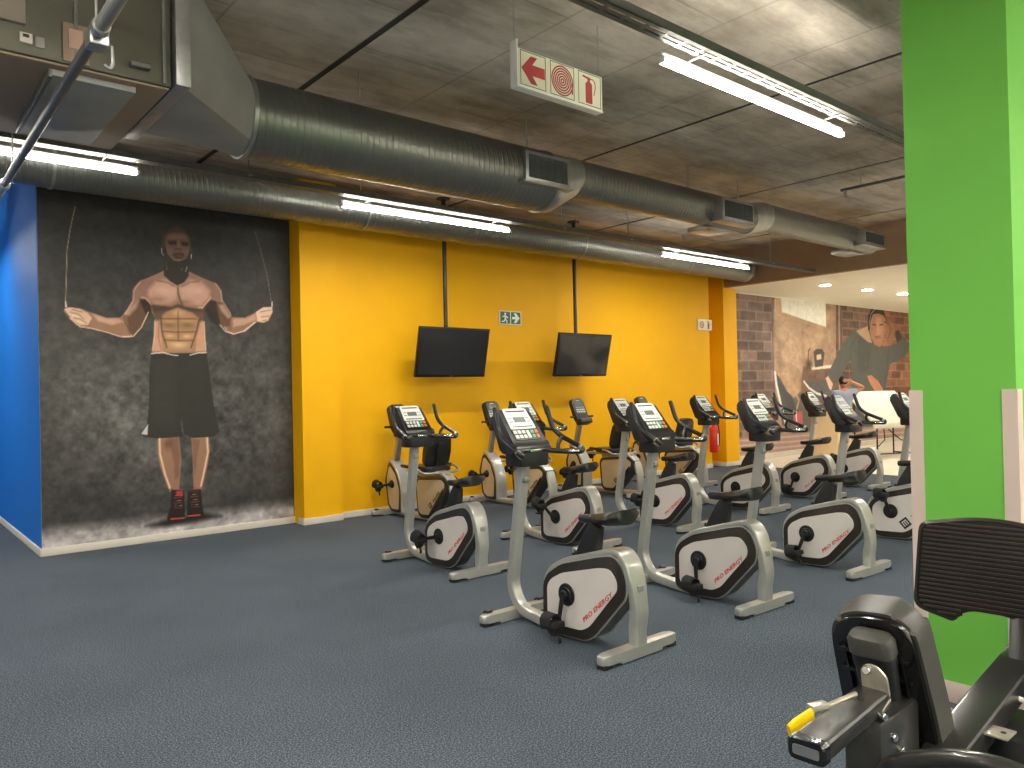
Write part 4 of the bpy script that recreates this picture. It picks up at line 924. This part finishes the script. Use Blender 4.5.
for i, (x, y, ca, lab) in enumerate(BIKES):
    o = U if i == 0 else dup(U)
    o.location = (x, y, 0); o['label'] = lab
    o.rotation_euler.z = R((0, -1.5, -2, .5, 0, .5, 0, -.5, 0, 0)[i])
    set_parts(o, ca)
U2 = make_upright('badge')
U2.location = (7.58, 2.75, 0); U2['label'] = 'upright exercise bike with grey console face and a dark square badge on its shell'
set_parts(U2, 2.9)

# ------------------------------------------------------------------ recumbent bikes
def make_recumbent():
    t = thing('recumbent_bike', '', 'recumbent exercise bike', group='recumbent bikes along the yellow wall')
    make_foot(t, 1.53, 1.6, .29, 'front_foot', True); make_foot(t, .18, .25, .29, 'rear_foot')
    bm = nb(); sweep(bm, smooth_path([(0, 1.55, .06), (0, 1.2, .05), (0, .4, .05), (0, .22, .06)], .05, 3), rrect(.1, .06, .015, 2), side=(1, 0, 0)); build('floor_tube', bm, M['silver'], t)
    F = [(1.60, .42), (1.54, .12), (1.46, .055), (1.26, .055), (1.24, .33), (1.33, .54), (1.47, .655), (1.52, .64)]
    FP = [(1.555, .42), (1.505, .14), (1.44, .09), (1.295, .09), (1.28, .33), (1.36, .51), (1.47, .605), (1.505, .59)]
    B = [(.90, .46), (.87, .10), (.80, .055), (.62, .06), (.27, .42), (.26, .49), (.36, .56), (.86, .52)]
    BP = [(.865, .44), (.84, .13), (.79, .095), (.64, .1), (.315, .43), (.31, .48), (.38, .52), (.83, .485)]
    for nm, O, Pn, h in (('front_shell', F, FP, .08), ('rear_shell', B, BP, .09)):
        bm = nb(); prism(bm, fillet(O, .03, 4), -h, h, 'x', bev=.006); sh = build(nm, bm, M['bronze'], t)
        for s in (-1, 1):
            bm = nb(); prism(bm, fillet(Pn, .025, 4), s*(h+.002)-.004, s*(h+.002)+.004, 'x', bev=.002); build('side_panel', bm, M['tan'], sh)
            if nm == 'rear_shell':
                fr = frame((s*(h+.0065), .5, .3), (0, -.72*(-s), .69*(-s)) if s < 0 else (0, .72, -.69), (0, .69, .72))
                bm = nb(); logo(bm, fr, .06, 'impulse'); build('lettering', bm, [M['ink'], M['tan']], sh)
                bm = nb(); prism(bm, [(.62, .12), (.34, .43), (.34, .40), (.60, .105)], s*(h+.007)-.002, s*(h+.007)+.001, 'x'); build('stripe', bm, M['bronze'], sh)
            else:
                bm = nb(); cyl(bm, (s*(h+.008), 1.43, .39), (1, 0, 0), .05, .012, 24, bev=.004); build('crank_cover', bm, M['black'], sh)
    # silver bands: over the front shell, and the rear leg
    bm = nb(); sweep(bm, smooth_path([(0, 1.52, .665), (0, 1.47, .675), (0, 1.325, .565), (0, 1.222, .345), (0, 1.232, .06)], [0, .04, .1, .12, 0], 5), rrect(.17, .034, .012, 3), side=(1, 0, 0)); build('front_band', bm, M['silver'], t)
    bm = nb(); sweep(bm, smooth_path([(0, .88, .54), (0, .5, .575), (0, .42, .585), (0, .28, .5), (0, .225, .3), (0, .215, .06)], [0, .1, .12, .14, .14, 0], 5), rrect(.13, .036, .012, 3), side=(1, 0, 0)); build('rear_band', bm, M['silver'], t)
    make_crank(t, 1.43, .39, .1, .165, None)
    # seat, backrest, rail and side grips
    bm = nb(); prism(bm, fillet([(-.17, .52), (.17, .52), (.19, .68), (.14, .96), (-.14, .96), (-.19, .68)], .06, 4), .6, .66, 'z', bev=.02); build('seat', bm, M['vinylpad'], t)
    bm = nb(); box(bm, -.03, .03, .35, 1.2, .555, .585, .006); box(bm, -.07, .07, .5, .8, .58, .605, .006); build('seat_rail', bm, M['steel'], t)
    bt = Matrix.Translation((0, .62, .66)) @ Matrix.Rotation(R(14), 4, 'X')
    bm = nb(); prism(bm, fillet([(-.16, 0), (.16, 0), (.175, .18), (.145, .37), (-.145, .37), (-.175, .18)], .05, 4), -.035, .035, 'y', bev=.018, mx=bt); build('backrest', bm, M['vinylpad'], t)
    bm = nb(); box(bm, -.03, .03, -.065, -.03, -.08, .28, .008, mx=bt); build('back_bracket', bm, M['black'], t)
    for s in (-1, 1):
        bm = nb(); tube(bm, [(s*.06, .46, .585), (s*.25, .5, .59), (s*.27, .58, .64), (s*.27, .88, .66)], .014, 10, .05); h = build('side_handle', bm, M['steel'], t)
        bm = nb(); dome_tube(bm, [(s*.27, .68, .65), (s*.27, .9, .662)], .02, 12); build('grip', bm, M['black'], h)
    # leaning console post and tall narrow console
    bm = nb(); sweep(bm, [(0, 1.47, .63), (0, 1.37, .98)], rrect(.075, .06, .015, 2), side=(1, 0, 0)); build('console_post', bm, M['steel'], t)
    ct = Matrix.Translation((0, 1.35, 1.11)) @ Matrix.Rotation(R(-24), 4, 'X')
    bm = nb(); prism(bm, fillet([(-.11, -.11), (.11, -.11), (.128, -.02), (.118, .235), (.09, .262), (-.09, .262), (-.118, .235), (-.128, -.02)], .02, 3), -.035, .035, 'y', bev=.01, mx=ct)
    box(bm, -.12, .12, -.1, .03, -.15, -.07, .02, mx=ct)
    con = build('console', bm, M['black'], t)
    bm = nb(); prism(bm, fillet([(-.095, .02), (.095, .02), (.092, .24), (-.092, .24)], .012, 2), -.039, -.034, 'y', mx=ct); build('faceplate', bm, M['grille'], con)
    bm = nb(); box(bm, -.06, .06, -.0415, -.038, .14, .2, mx=ct); build('screen', bm, M['lcdgreen'], con)
    bm = nb()
    for i in range(5):
        for j in range(2): box(bm, -.085+i*.036, -.06+i*.036, -.0425, -.038, .035+j*.034, .058+j*.034, .002, mx=ct)
    box(bm, -.03, .03, -.041, -.038, .222, .232, mx=ct); box(bm, -.085, .085, -.041, -.038, .115, .121, mx=ct); build('keypad', bm, M['keyw'], con)
    for s in (-1, 1):
        bm = nb(); dome_tube(bm, [(s*.1, 1.36, 1.09), (s*.23, 1.32, 1.095)], .015, 10); build('handlebar', bm, M['black'], t)
    return t
RB = make_recumbent()
for i, (x, ca, lab) in enumerate(((5.02, 1.4, 'recumbent exercise bike furthest left along the yellow wall, behind the leftmost upright bike'),
                                  (6.5, 1.35, 'recumbent exercise bike below the right edge of the left television'),
                                  (8.15, .6, 'recumbent exercise bike standing below the right television'),
                                  (9.62, 1.2, 'recumbent exercise bike next to the fire extinguisher, furthest right along the yellow wall'))):
    o = RB if i == 0 else dup(RB)
    o.location = (x, 6.68, 0); o['label'] = lab; set_parts(o, ca)

# ------------------------------------------------------------------ leg press in the near right corner
def add_leg_press():
    yc = .885
    t = thing('leg_press_machine', 'dark leg press machine with padded backrest and ribbed foot plate, near right corner', 'gym machine', (2.2, yc, 0))
    L = lambda x, y, z: (x-2.2, y-yc, z)
    # backrest: leans back towards the camera
    lean = Matrix.Translation(L(1.985, .925, .905)) @ Matrix.Rotation(R(1), 4, 'Z') @ Matrix.Rotation(R(-20), 4, 'Y')
    out = [(-.122, -.52), (.122, -.52), (.126, -.33), (.116, -.01), (-.108, .012), (-.126, -.33)]
    bm = nb(); prism(bm, fillet(out, [.05, .05, .1, .105, .085, .1], 10), .0, .085, 'x', bev=.022, mx=lean); build('backrest', bm, M['padedge'], t)
    bm = nb(); prism(bm, fillet([(a*.93, b*.97-.008) for a, b in out], [.045, .045, .095, .1, .08, .095], 9), -.016, .004, 'x', bev=.006, mx=lean)
    shell = build('back_shell', bm, M['blackgloss'], t)
    bm = nb()
    for s in (-1, 1):
        for z in (-.11, -.17): box(bm, -.03, -.012, s*.045 if s > 0 else -.09, s*.09 if s > 0 else -.045, z-.006, z+.006, .002, mx=lean)
        box(bm, -.028, -.012, (.07 if s > 0 else -.076), (.076 if s > 0 else -.07), -.4, -.1, .002, mx=lean)
    build('rib', bm, M['blackgloss'], shell)
    # support post with a rounded cap behind the pad
    bm = nb(); sweep(bm, [lean @ Vector((-.048, -.016, z)) for z in (-.34, -.24, -.055, -.04, -.033)], rrect(.058, .112, .028, 4), side=lean.to_3x3() @ Vector((1, 0, 0)), scales=[.75, .8, 1, .92, .7]); po = build('support_post', bm, M['black'], t)
    bm = nb(); sweep(bm, [lean @ Vector((-.048, -.016, z)) for z in (-.08, -.045, -.031, -.025)], rrect(.062, .116, .03, 4), side=lean.to_3x3() @ Vector((1, 0, 0)), scales=[1, 1, .86, .6]); build('post_cap', bm, M['padedge'], po)
    # seat adjuster tube pointing at the camera, with end cap
    a = Vector(L(1.58, .877, .697)); b = Vector(L(1.88, .893, .708)); dd = (b-a).normalized()
    bm = nb(); sweep(bm, [a, b+dd*.06], rrect(.082, .046, .014, 3), side=(0, -1, 0)); sl = build('adjuster_tube', bm, M['graphite'], t)
    bm = nb(); sweep(bm, [a-dd*.014, a-dd*.01, a+dd*.006, a+dd*.012], rrect(.088, .052, .017, 3), side=(0, -1, 0), scales=[.9, 1, 1, 1]); sweep(bm, [a-dd*.0165, a-dd*.0135], rrect(.06, .022, .005, 2), mi=1, side=(0, -1, 0)); build('end_cap', bm, [M['blackgloss'], M['steel']], sl)
    bm = nb(); k = a+dd*.27+Vector((0, -.005, .0235)); cyl(bm, k, (0, 0, 1), .009, .003, 14); build('hole', bm, M['ink'], sl)
    # zinc bracket and bolts
    br = Matrix.Translation(L(1.93, .888, .735)) @ Matrix.Rotation(R(-16), 4, 'Y')
    bm = nb(); prism(bm, fillet([(-.034, -.02), (.034, -.02), (.03, .05), (.012, .065), (-.012, .065), (-.034, .04)], .012, 3), -.003, .003, 'x', mx=br)
    box(bm, -.06, .0, -.036, .036, -.024, -.018, .002, mx=br); bk = build('bracket', bm, M['zinc'], t)
    bm = nb(); box(bm, -.062, -.002, -.034, .034, -.0175, -.012, .002, mx=br); build('wear_strip', bm, M['rust'], bk)
    bm = nb(); cyl(bm, br @ Vector((-.006, .012, .05)), (-1, 0, .2), .011, .014, 12, bev=.002)
    build('bolt', bm, M['chrome'], bk)
    for q in (L(1.86, .845, .70), L(1.9, .84, .64), L(1.93, .835, .60)):
        bm = nb(); cyl(bm, q, (-.3, -1, 0), .009, .03, 12, bev=.002); build('bolt', bm, M['chrome'], t)
    # pull lever with a yellow grip
    bm = nb(); tube(bm, [L(1.86, .905, .735), L(1.76, .93, .725), L(1.69, .948, .718)], .006, 8); box(bm, -.025, .025, -.012, .012, -.006, .008, .002, mx=Matrix.Translation(L(1.73, .934, .732)) @ Matrix.Rotation(R(-18), 4, 'Z')); lv = build('release_lever', bm, M['zinc'], t)
    bm = nb(); sweep(bm, [L(1.71, .938, .716), L(1.66, .951, .702), L(1.637, .957, .694)], rrect(.012, .036, .005, 2), side=(0, 1, 0), scales=[1, 1, .85]); build('yellow_grip', bm, M['yellowgrip'], lv)
    # lower carriage under the tube
    bm = nb(); box(bm, 1.84-2.2, 2.06-2.2, -.05, .045, .36, .69, .012); build('carriage', bm, M['graphite'], t)
    # seat cushion
    bm = nb(); box(bm, 2.08-2.2, 2.46-2.2, -.15, .13, .40, .47, .025, seg=3); build('seat', bm, M['vinylpad'], t)
    bm = nb(); box(bm, 1.95-2.2, 2.40-2.2, -.05, .03, .33, .40, .01); build('seat_frame', bm, M['graphite'], t)
    # side handle, bent round tube
    bm = nb(); tube(bm, [L(2.0, .88, .45), L(1.83, .85, .53), L(1.8, .80, .625), L(1.8, .67, .682), L(1.8, .56, .70), L(1.83, .44, .66), L(2.0, .42, .46), L(2.1, .7, .37)], .02, 14, .05); build('side_handle', bm, M['graphite'], t)
    # main beam rising to the foot plate
    bm = nb(); sweep(bm, [L(1.98, .80, .46), L(2.1, .795, .53), L(2.9, .79, .67)], rrect(.10, .075, .014, 3), side=(0, -1, 0)); mb = build('main_beam', bm, M['graphite'], t)
    for q, s in ((L(2.26, .865, .592), 1), (L(2.26, .72, .578), -1)):
        m_ = Matrix.Translation(q); bm = nb(); box(bm, -.035, .035, -.03, .03, -.003, .003, .001, mx=m_); box(bm, -.035, .035, -.03*s-.002, -.03*s+.002, -.03, .0, mx=m_)
        cyl(bm, Vector(q)+Vector((0, .01*s, .003)), (0, 0, 1), .007, .002, 10, mi=1)
        build('mounting_tab', bm, [M['zinc'], M['ink']], mb)
    # ribbed foot plate
    fpm = Matrix.Translation(L(2.75, .888, .892)) @ Matrix.Rotation(R(5), 4, 'Z') @ Matrix.Rotation(R(6), 4, 'Y')
    w = .225
    outl = [(w*.93, .135), (.05, .165), (-.05, .165), (-w*.93, .135), (-w, -.15), (-w*.55, -.175), (-.09, -.155), (-.05, -.135), (.05, -.135), (.09, -.155), (w*.45, -.18), (w, -.15)]
    ol = fillet(outl, [.03, .08, .08, .03, .035, .03, .04, .05, .05, .04, .03, .035], 4)
    bm = nb(); prism(bm, ol, -.012, .016, 'x', bev=.006, mx=fpm); fo = build('foot_plate', bm, M['rubber'], t)
    bm = nb()
    # raised rim and horizontal ribs
    ins = [(p.x*.955, p.y*.94) for p in ol]
    N = len(ol)
    for i in range(N):
        p, q = ol[i], ol[(i+1) % N]; p2, q2 = ins[i], ins[(i+1) % N]
        vs = [bm.verts.new(fpm @ Vector(c)) for c in ((-.0125, p.x, p.y), (-.0125, q.x, q.y), (-.0165, q2[0], q2[1]), (-.0165, p2[0], p2[1]))]; bm.faces.new(vs)
    z = -.155
    while z < .15:
        # rib extent inside the outline
        xs_ = []
        for i in range(N):
            p, q = ins[i], ins[(i+1) % N]
            if (p[1] > z) != (q[1] > z): xs_.append(p[0]+(q[0]-p[0])*(z-p[1])/(q[1]-p[1]))
        xs_.sort()
        for a_, b_ in zip(xs_[::2], xs_[1::2]):
            if b_-a_ > .02: box(bm, -.0175, -.011, a_+.006, b_-.006, z-.0038, z+.0038, .0018, seg=1, mx=fpm)
        z += .0146
    build('tread', bm, M['bronze'], fo)
    bm = nb(); box(bm, .01, .06, -.17, -.08, -.30, .05, .008, mx=fpm); sweep(bm, [L(2.62, .77, .60), L(2.78, .81, .76), L(2.80, .82, .86)], rrect(.06, .07, .01, 2), side=(0, -1, 0)); build('plate_arm', bm, M['black'], t)
    # upright, base rails, feet
    bm = nb(); box(bm, 3.0-2.2, 3.2-2.2, -.62, -.22, .03, 1.25, .02); build('weight_housing', bm, M['graphite'], t)
    bm = nb(); sweep(bm, [L(2.86, .78, .66), L(3.1, .5, .72)], rrect(.07, .08, .01, 2), side=(0, -1, 0)); build('upper_link', bm, M['graphite'], t)
    bm = nb(); sweep(bm, [L(1.75, .85, .045), L(3.1, .83, .045)], rrect(.09, .07, .012, 2), side=(0, -1, 0)); ba = build('base_rail', bm, M['graphite'], t)
    for x in (1.78, 3.05):
        bm = nb(); box(bm, x-2.2-.04, x-2.2+.04, -.3 if x < 2 else -.5, .28, .012, .075, .01); build('cross_foot', bm, M['graphite'], t)
    for x, y in ((1.78, -.27), (1.78, .25), (3.05, -.27), (3.05, .25)):
        bm = nb(); cyl(bm, (x-2.2, y, .008), (0, 0, 1), .035, .016, 18, bev=.003); build('rubber_pad', bm, M['rubber'], ba)
    bm = nb(); box(bm, 2.30-2.2, 2.55-2.2, -.24, -.12, .04, .55, .01); build('side_cover', bm, M['black'], t)
    bm = nb(); box(bm, 1.99-2.2, 2.07-2.2, -.07, .01, .06, .36, .01); box(bm, 2.34-2.2, 2.42-2.2, -.07, .01, .06, .36, .01); build('upright_tube', bm, M['graphite'], t)
    bm = nb(); ball(bm, L(2.5, .70, .585), .02, mi=0); tube(bm, [L(2.5, .78, .6), L(2.5, .70, .585)], .008, 8); build('adjust_knob', bm, M['label'], t)
add_leg_press()

# ------------------------------------------------------------------ things in the far bright room
def add_cabinet():
    t = thing('cabinet', 'tall plain cream cabinet standing left of the person in the far room', 'cabinet', (13.95, 7.12, 0))
    bm = nb(); box(bm, -.26, .26, -.24, .24, .05, 1.03, .008); build('body', bm, M['cabinet'], t)
    bm = nb(); box(bm, -.28, .28, -.26, .26, 1.03, 1.06, .006); build('top', bm, M['cabinet'], t)
    bm = nb(); box(bm, -.24, .24, -.22, .22, 0, .05); build('plinth', bm, M['greyplastic'], t)
    bm = nb(); box(bm, -.25, .25, -.252, -.238, .07, 1.01, .003); d = build('door', bm, M['cabinet'], t)
    bm = nb(); box(bm, .19, .205, -.275, -.25, .5, .65, .004); build('handle', bm, M['steel'], d)
add_cabinet()

def add_table():
    t = thing('folding_table', 'white table with a raised tilted top and thin black legs behind the far bikes', 'table', (15.95, 6.95, 0), rz=R(-20))
    w = .68
    prof = [(-.30, .66), (-.30, .70), (.45, 1.33), (.47, 1.30)]
    bm = nb(); prism(bm, prof, -w, w, 'x', bev=.008); build('tabletop', bm, M['tabletop'], t)
    bm = nb(); box(bm, -w, w, -.31, -.27, .60, .70, .008); build('front_edge', bm, M['tabletop'], t)
    for s in (-1, 1):
        bm = nb()
        for y in (-.22, .36): tube(bm, [(s*.52, y, .66 if y < 0 else 1.18), (s*.52, y, .012)], .016, 8)
        tube(bm, [(s*.52, -.22, .05), (s*.52, .36, .05)], .014, 8); build('leg', bm, M['black'], t)
        bm = nb(); tube(bm, [(s*.52, -.2, .2), (s*.2, -.1, .35), (s*.06, .05, .55)], .011, 8); build('brace', bm, M['black'], t)
    bm = nb(); tube(bm, [(-.52, -.22, .08), (.52, -.22, .08)], .012, 8); build('crossbar', bm, M['black'], t)
add_table()

def skin_mesh(name, pts, edges, radii, mat_, parent, root=0, sub=2):
    me = bpy.data.meshes.new(name); me.from_pydata(pts, edges, []); o = bpy.data.objects.new(name, me); COL.objects.link(o)
    sk = o.modifiers.new('skin', 'SKIN'); sk.use_smooth_shade = True
    for i, r in enumerate(radii):
        v = me.skin_vertices[0].data[i]; v.radius = r if isinstance(r, tuple) else (r, r); v.use_root = (i == root)
    sb = o.modifiers.new('sub', 'SUBSURF'); sb.levels = sub; sb.render_levels = sub
    dg = bpy.context.evaluated_depsgraph_get(); ev = bpy.data.meshes.new_from_object(o.evaluated_get(dg))
    bpy.data.objects.remove(o); ev.materials.clear(); ev.materials.append(mat_)
    for p in ev.polygons: p.use_smooth = True
    ev.name = name; r = bpy.data.objects.new(name, ev); COL.objects.link(r)
    if parent: r.parent = parent
    return r

def add_person():
    # stands facing the far print, right hand raised to the head
    t = thing('person', 'standing person in a grey-blue T-shirt with one hand raised to the head', 'person', (14.72, 7.25, 0), rz=R(-48))
    # local: +y is where the person faces, +x the right side
    t.scale = (.93, .93, .93)
    P = [(0, 0, .95), (0, .0, 1.12), (0, -.01, 1.30), (0, -.02, 1.43), (0, -.005, 1.51), (0, .02, 1.58),         # 0-5 pelvis..head base
         (.18, -.02, 1.42), (.40, -.02, 1.53), (.17, -.10, 1.63), (.11, -.11, 1.66),                                  # 6-9 right arm raised
         (-.17, -.02, 1.41), (-.23, .0, 1.13), (-.22, .10, .90), (-.22, .12, .84),                                   # 10-13 left arm hanging
         (.09, 0, .90), (.10, .02, .50), (.10, -.02, .10), (.10, .07, .045),                                         # 14-17
         (-.09, 0, .90), (-.10, .03, .50), (-.10, -.01, .10), (-.10, .08, .045)]
    E = [(0, 1), (1, 2), (2, 3), (3, 4), (4, 5), (3, 6), (6, 7), (7, 8), (8, 9), (3, 10), (10, 11), (11, 12), (12, 13), (0, 14), (14, 15), (15, 16), (16, 17), (0, 18), (18, 19), (19, 20), (20, 21)]
    Rr = [(.15, .11), (.135, .095), (.16, .11), (.12, .085), .055, .05, .06, .045, .032, .03, .06, .045, .032, .03, .088, .06, .04, .035, .088, .06, .04, .035]
    body = skin_mesh('body', P, E, Rr, M['skin'], t)
    # head with face
    bm = nb(); ball(bm, (0, .03, 1.645), .1, .8, 1.0, 1.2, u=24, v=16)
    for v in bm.verts:
        if v.co.y > .1 and abs(v.co.x) < .02 and 1.60 < v.co.z < 1.66: v.co.y += .022
    for s in (-1, 1): ball(bm, (s*.083, .015, 1.64), .026, .4, .8, 1.2)
    h = build('head', bm, M['skin'], t, sharp=70)
    bm = nb()
    for s in (-1, 1): ball(bm, (s*.032, .118, 1.655), .011, 1, .5, .7)
    build('eye', bm, M['ink'], h)
    bm = nb(); ball(bm, (0, .122, 1.59), .02, 1.3, .4, .35); build('mouth', bm, M['signred'], h)
    bm = nb(); ball(bm, (0, .012, 1.672), .108, .84, 1.0, 1.1, u=24, v=16)
    for v in list(bm.verts):
        if v.co.z < 1.66+.75*max(0, v.co.y-.0): v.co.z = max(v.co.z, 1.60+.9*max(0, v.co.y))
    build('hair', bm, M['hair'], h, sharp=80)
    # hands with fingers
    def hand(base, d, n, curl):
        base = Vector(base); d = Vector(d).normalized(); n = Vector(n).normalized(); s = d.cross(n)
        pts = [base, base+d*.05]; ed = [(0, 1)]; ra = [(.03, .02), (.036, .016)]
        for i, L_ in enumerate((.065, .075, .07, .055)):
            o = (i-1.5)*.019; k = len(pts)
            pts += [base+d*.085+s*o, base+d*(.085+L_*.55)+s*o*1.1-n*.01*curl, base+d*(.085+L_)+s*o*1.15-n*.035*curl]; ed += [(1, k), (k, k+1), (k+1, k+2)]; ra += [.0095, .0085, .007]
        k = len(pts); pts += [base+d*.03-s*.035, base+d*.065-s*.055-n*.01]; ed += [(0, k), (k, k+1)]; ra += [.011, .0085]
        skin_mesh('hand', [tuple(p) for p in pts], ed, ra, M['skin'], body)
    hand((.11, -.11, 1.66), (-1, .05, .2), (0, -1, .1), -.6)
    hand((-.22, .12, .85), (0, .15, -1), (-1, 0, 0), .5)
    # clothing over the body
    S_ = [(0, 0, .88), (0, 0, 1.0), (0, -.0, 1.15), (0, -.01, 1.30), (0, -.02, 1.445), (.18, -.02, 1.42), (.29, -.02, 1.475), (-.18, -.02, 1.415), (-.215, -.01, 1.24)]
    skin_mesh('t_shirt', S_, [(0, 1), (1, 2), (2, 3), (3, 4), (4, 5), (5, 6), (4, 7), (7, 8)], [(.165, .125), (.165, .125), (.16, .118), (.185, .135), (.14, .105), .09, .072, .09, .072], M['shirt'], t)
    Sh = [(0, 0, .96), (0, 0, .89), (.095, .0, .84), (.105, .015, .55), (-.095, 0, .84), (-.105, .02, .55)]
    skin_mesh('shorts', Sh, [(0, 1), (1, 2), (2, 3), (1, 4), (4, 5)], [(.16, .12), (.16, .12), .105, .095, .105, .095], M['shorts'], t)
    for x, y in ((.10, .05), (-.10, .06)):
        bm = nb(); prism(bm, fillet([(x-.045, y-.12), (x+.045, y-.12), (x+.05, y+.1), (x, y+.16), (x-.05, y+.1)], .03, 4), 0, .09, 'z', bev=.025); build('shoe', bm, M['shoe'], t)
add_person()

# ------------------------------------------------------------------ world and colour management
w = bpy.data.worlds.new('world'); SC.world = w; w.use_nodes = True
w.node_tree.nodes['Background'].inputs['Color'].default_value = (.75, .78, .85, 1)
w.node_tree.nodes['Background'].inputs['Strength'].default_value = .0
vs = SC.view_settings
SC.display_settings.display_device = 'sRGB'
vs.view_transform = 'Standard'; vs.look = 'None'; vs.gamma = 1; vs.use_curve_mapping = False; vs.exposure = 0.68
SC.cycles.use_denoising = True
SC.cycles.max_bounces = 8; SC.cycles.diffuse_bounces = 5; SC.cycles.glossy_bounces = 4
SC.cycles.sample_clamp_indirect = 8
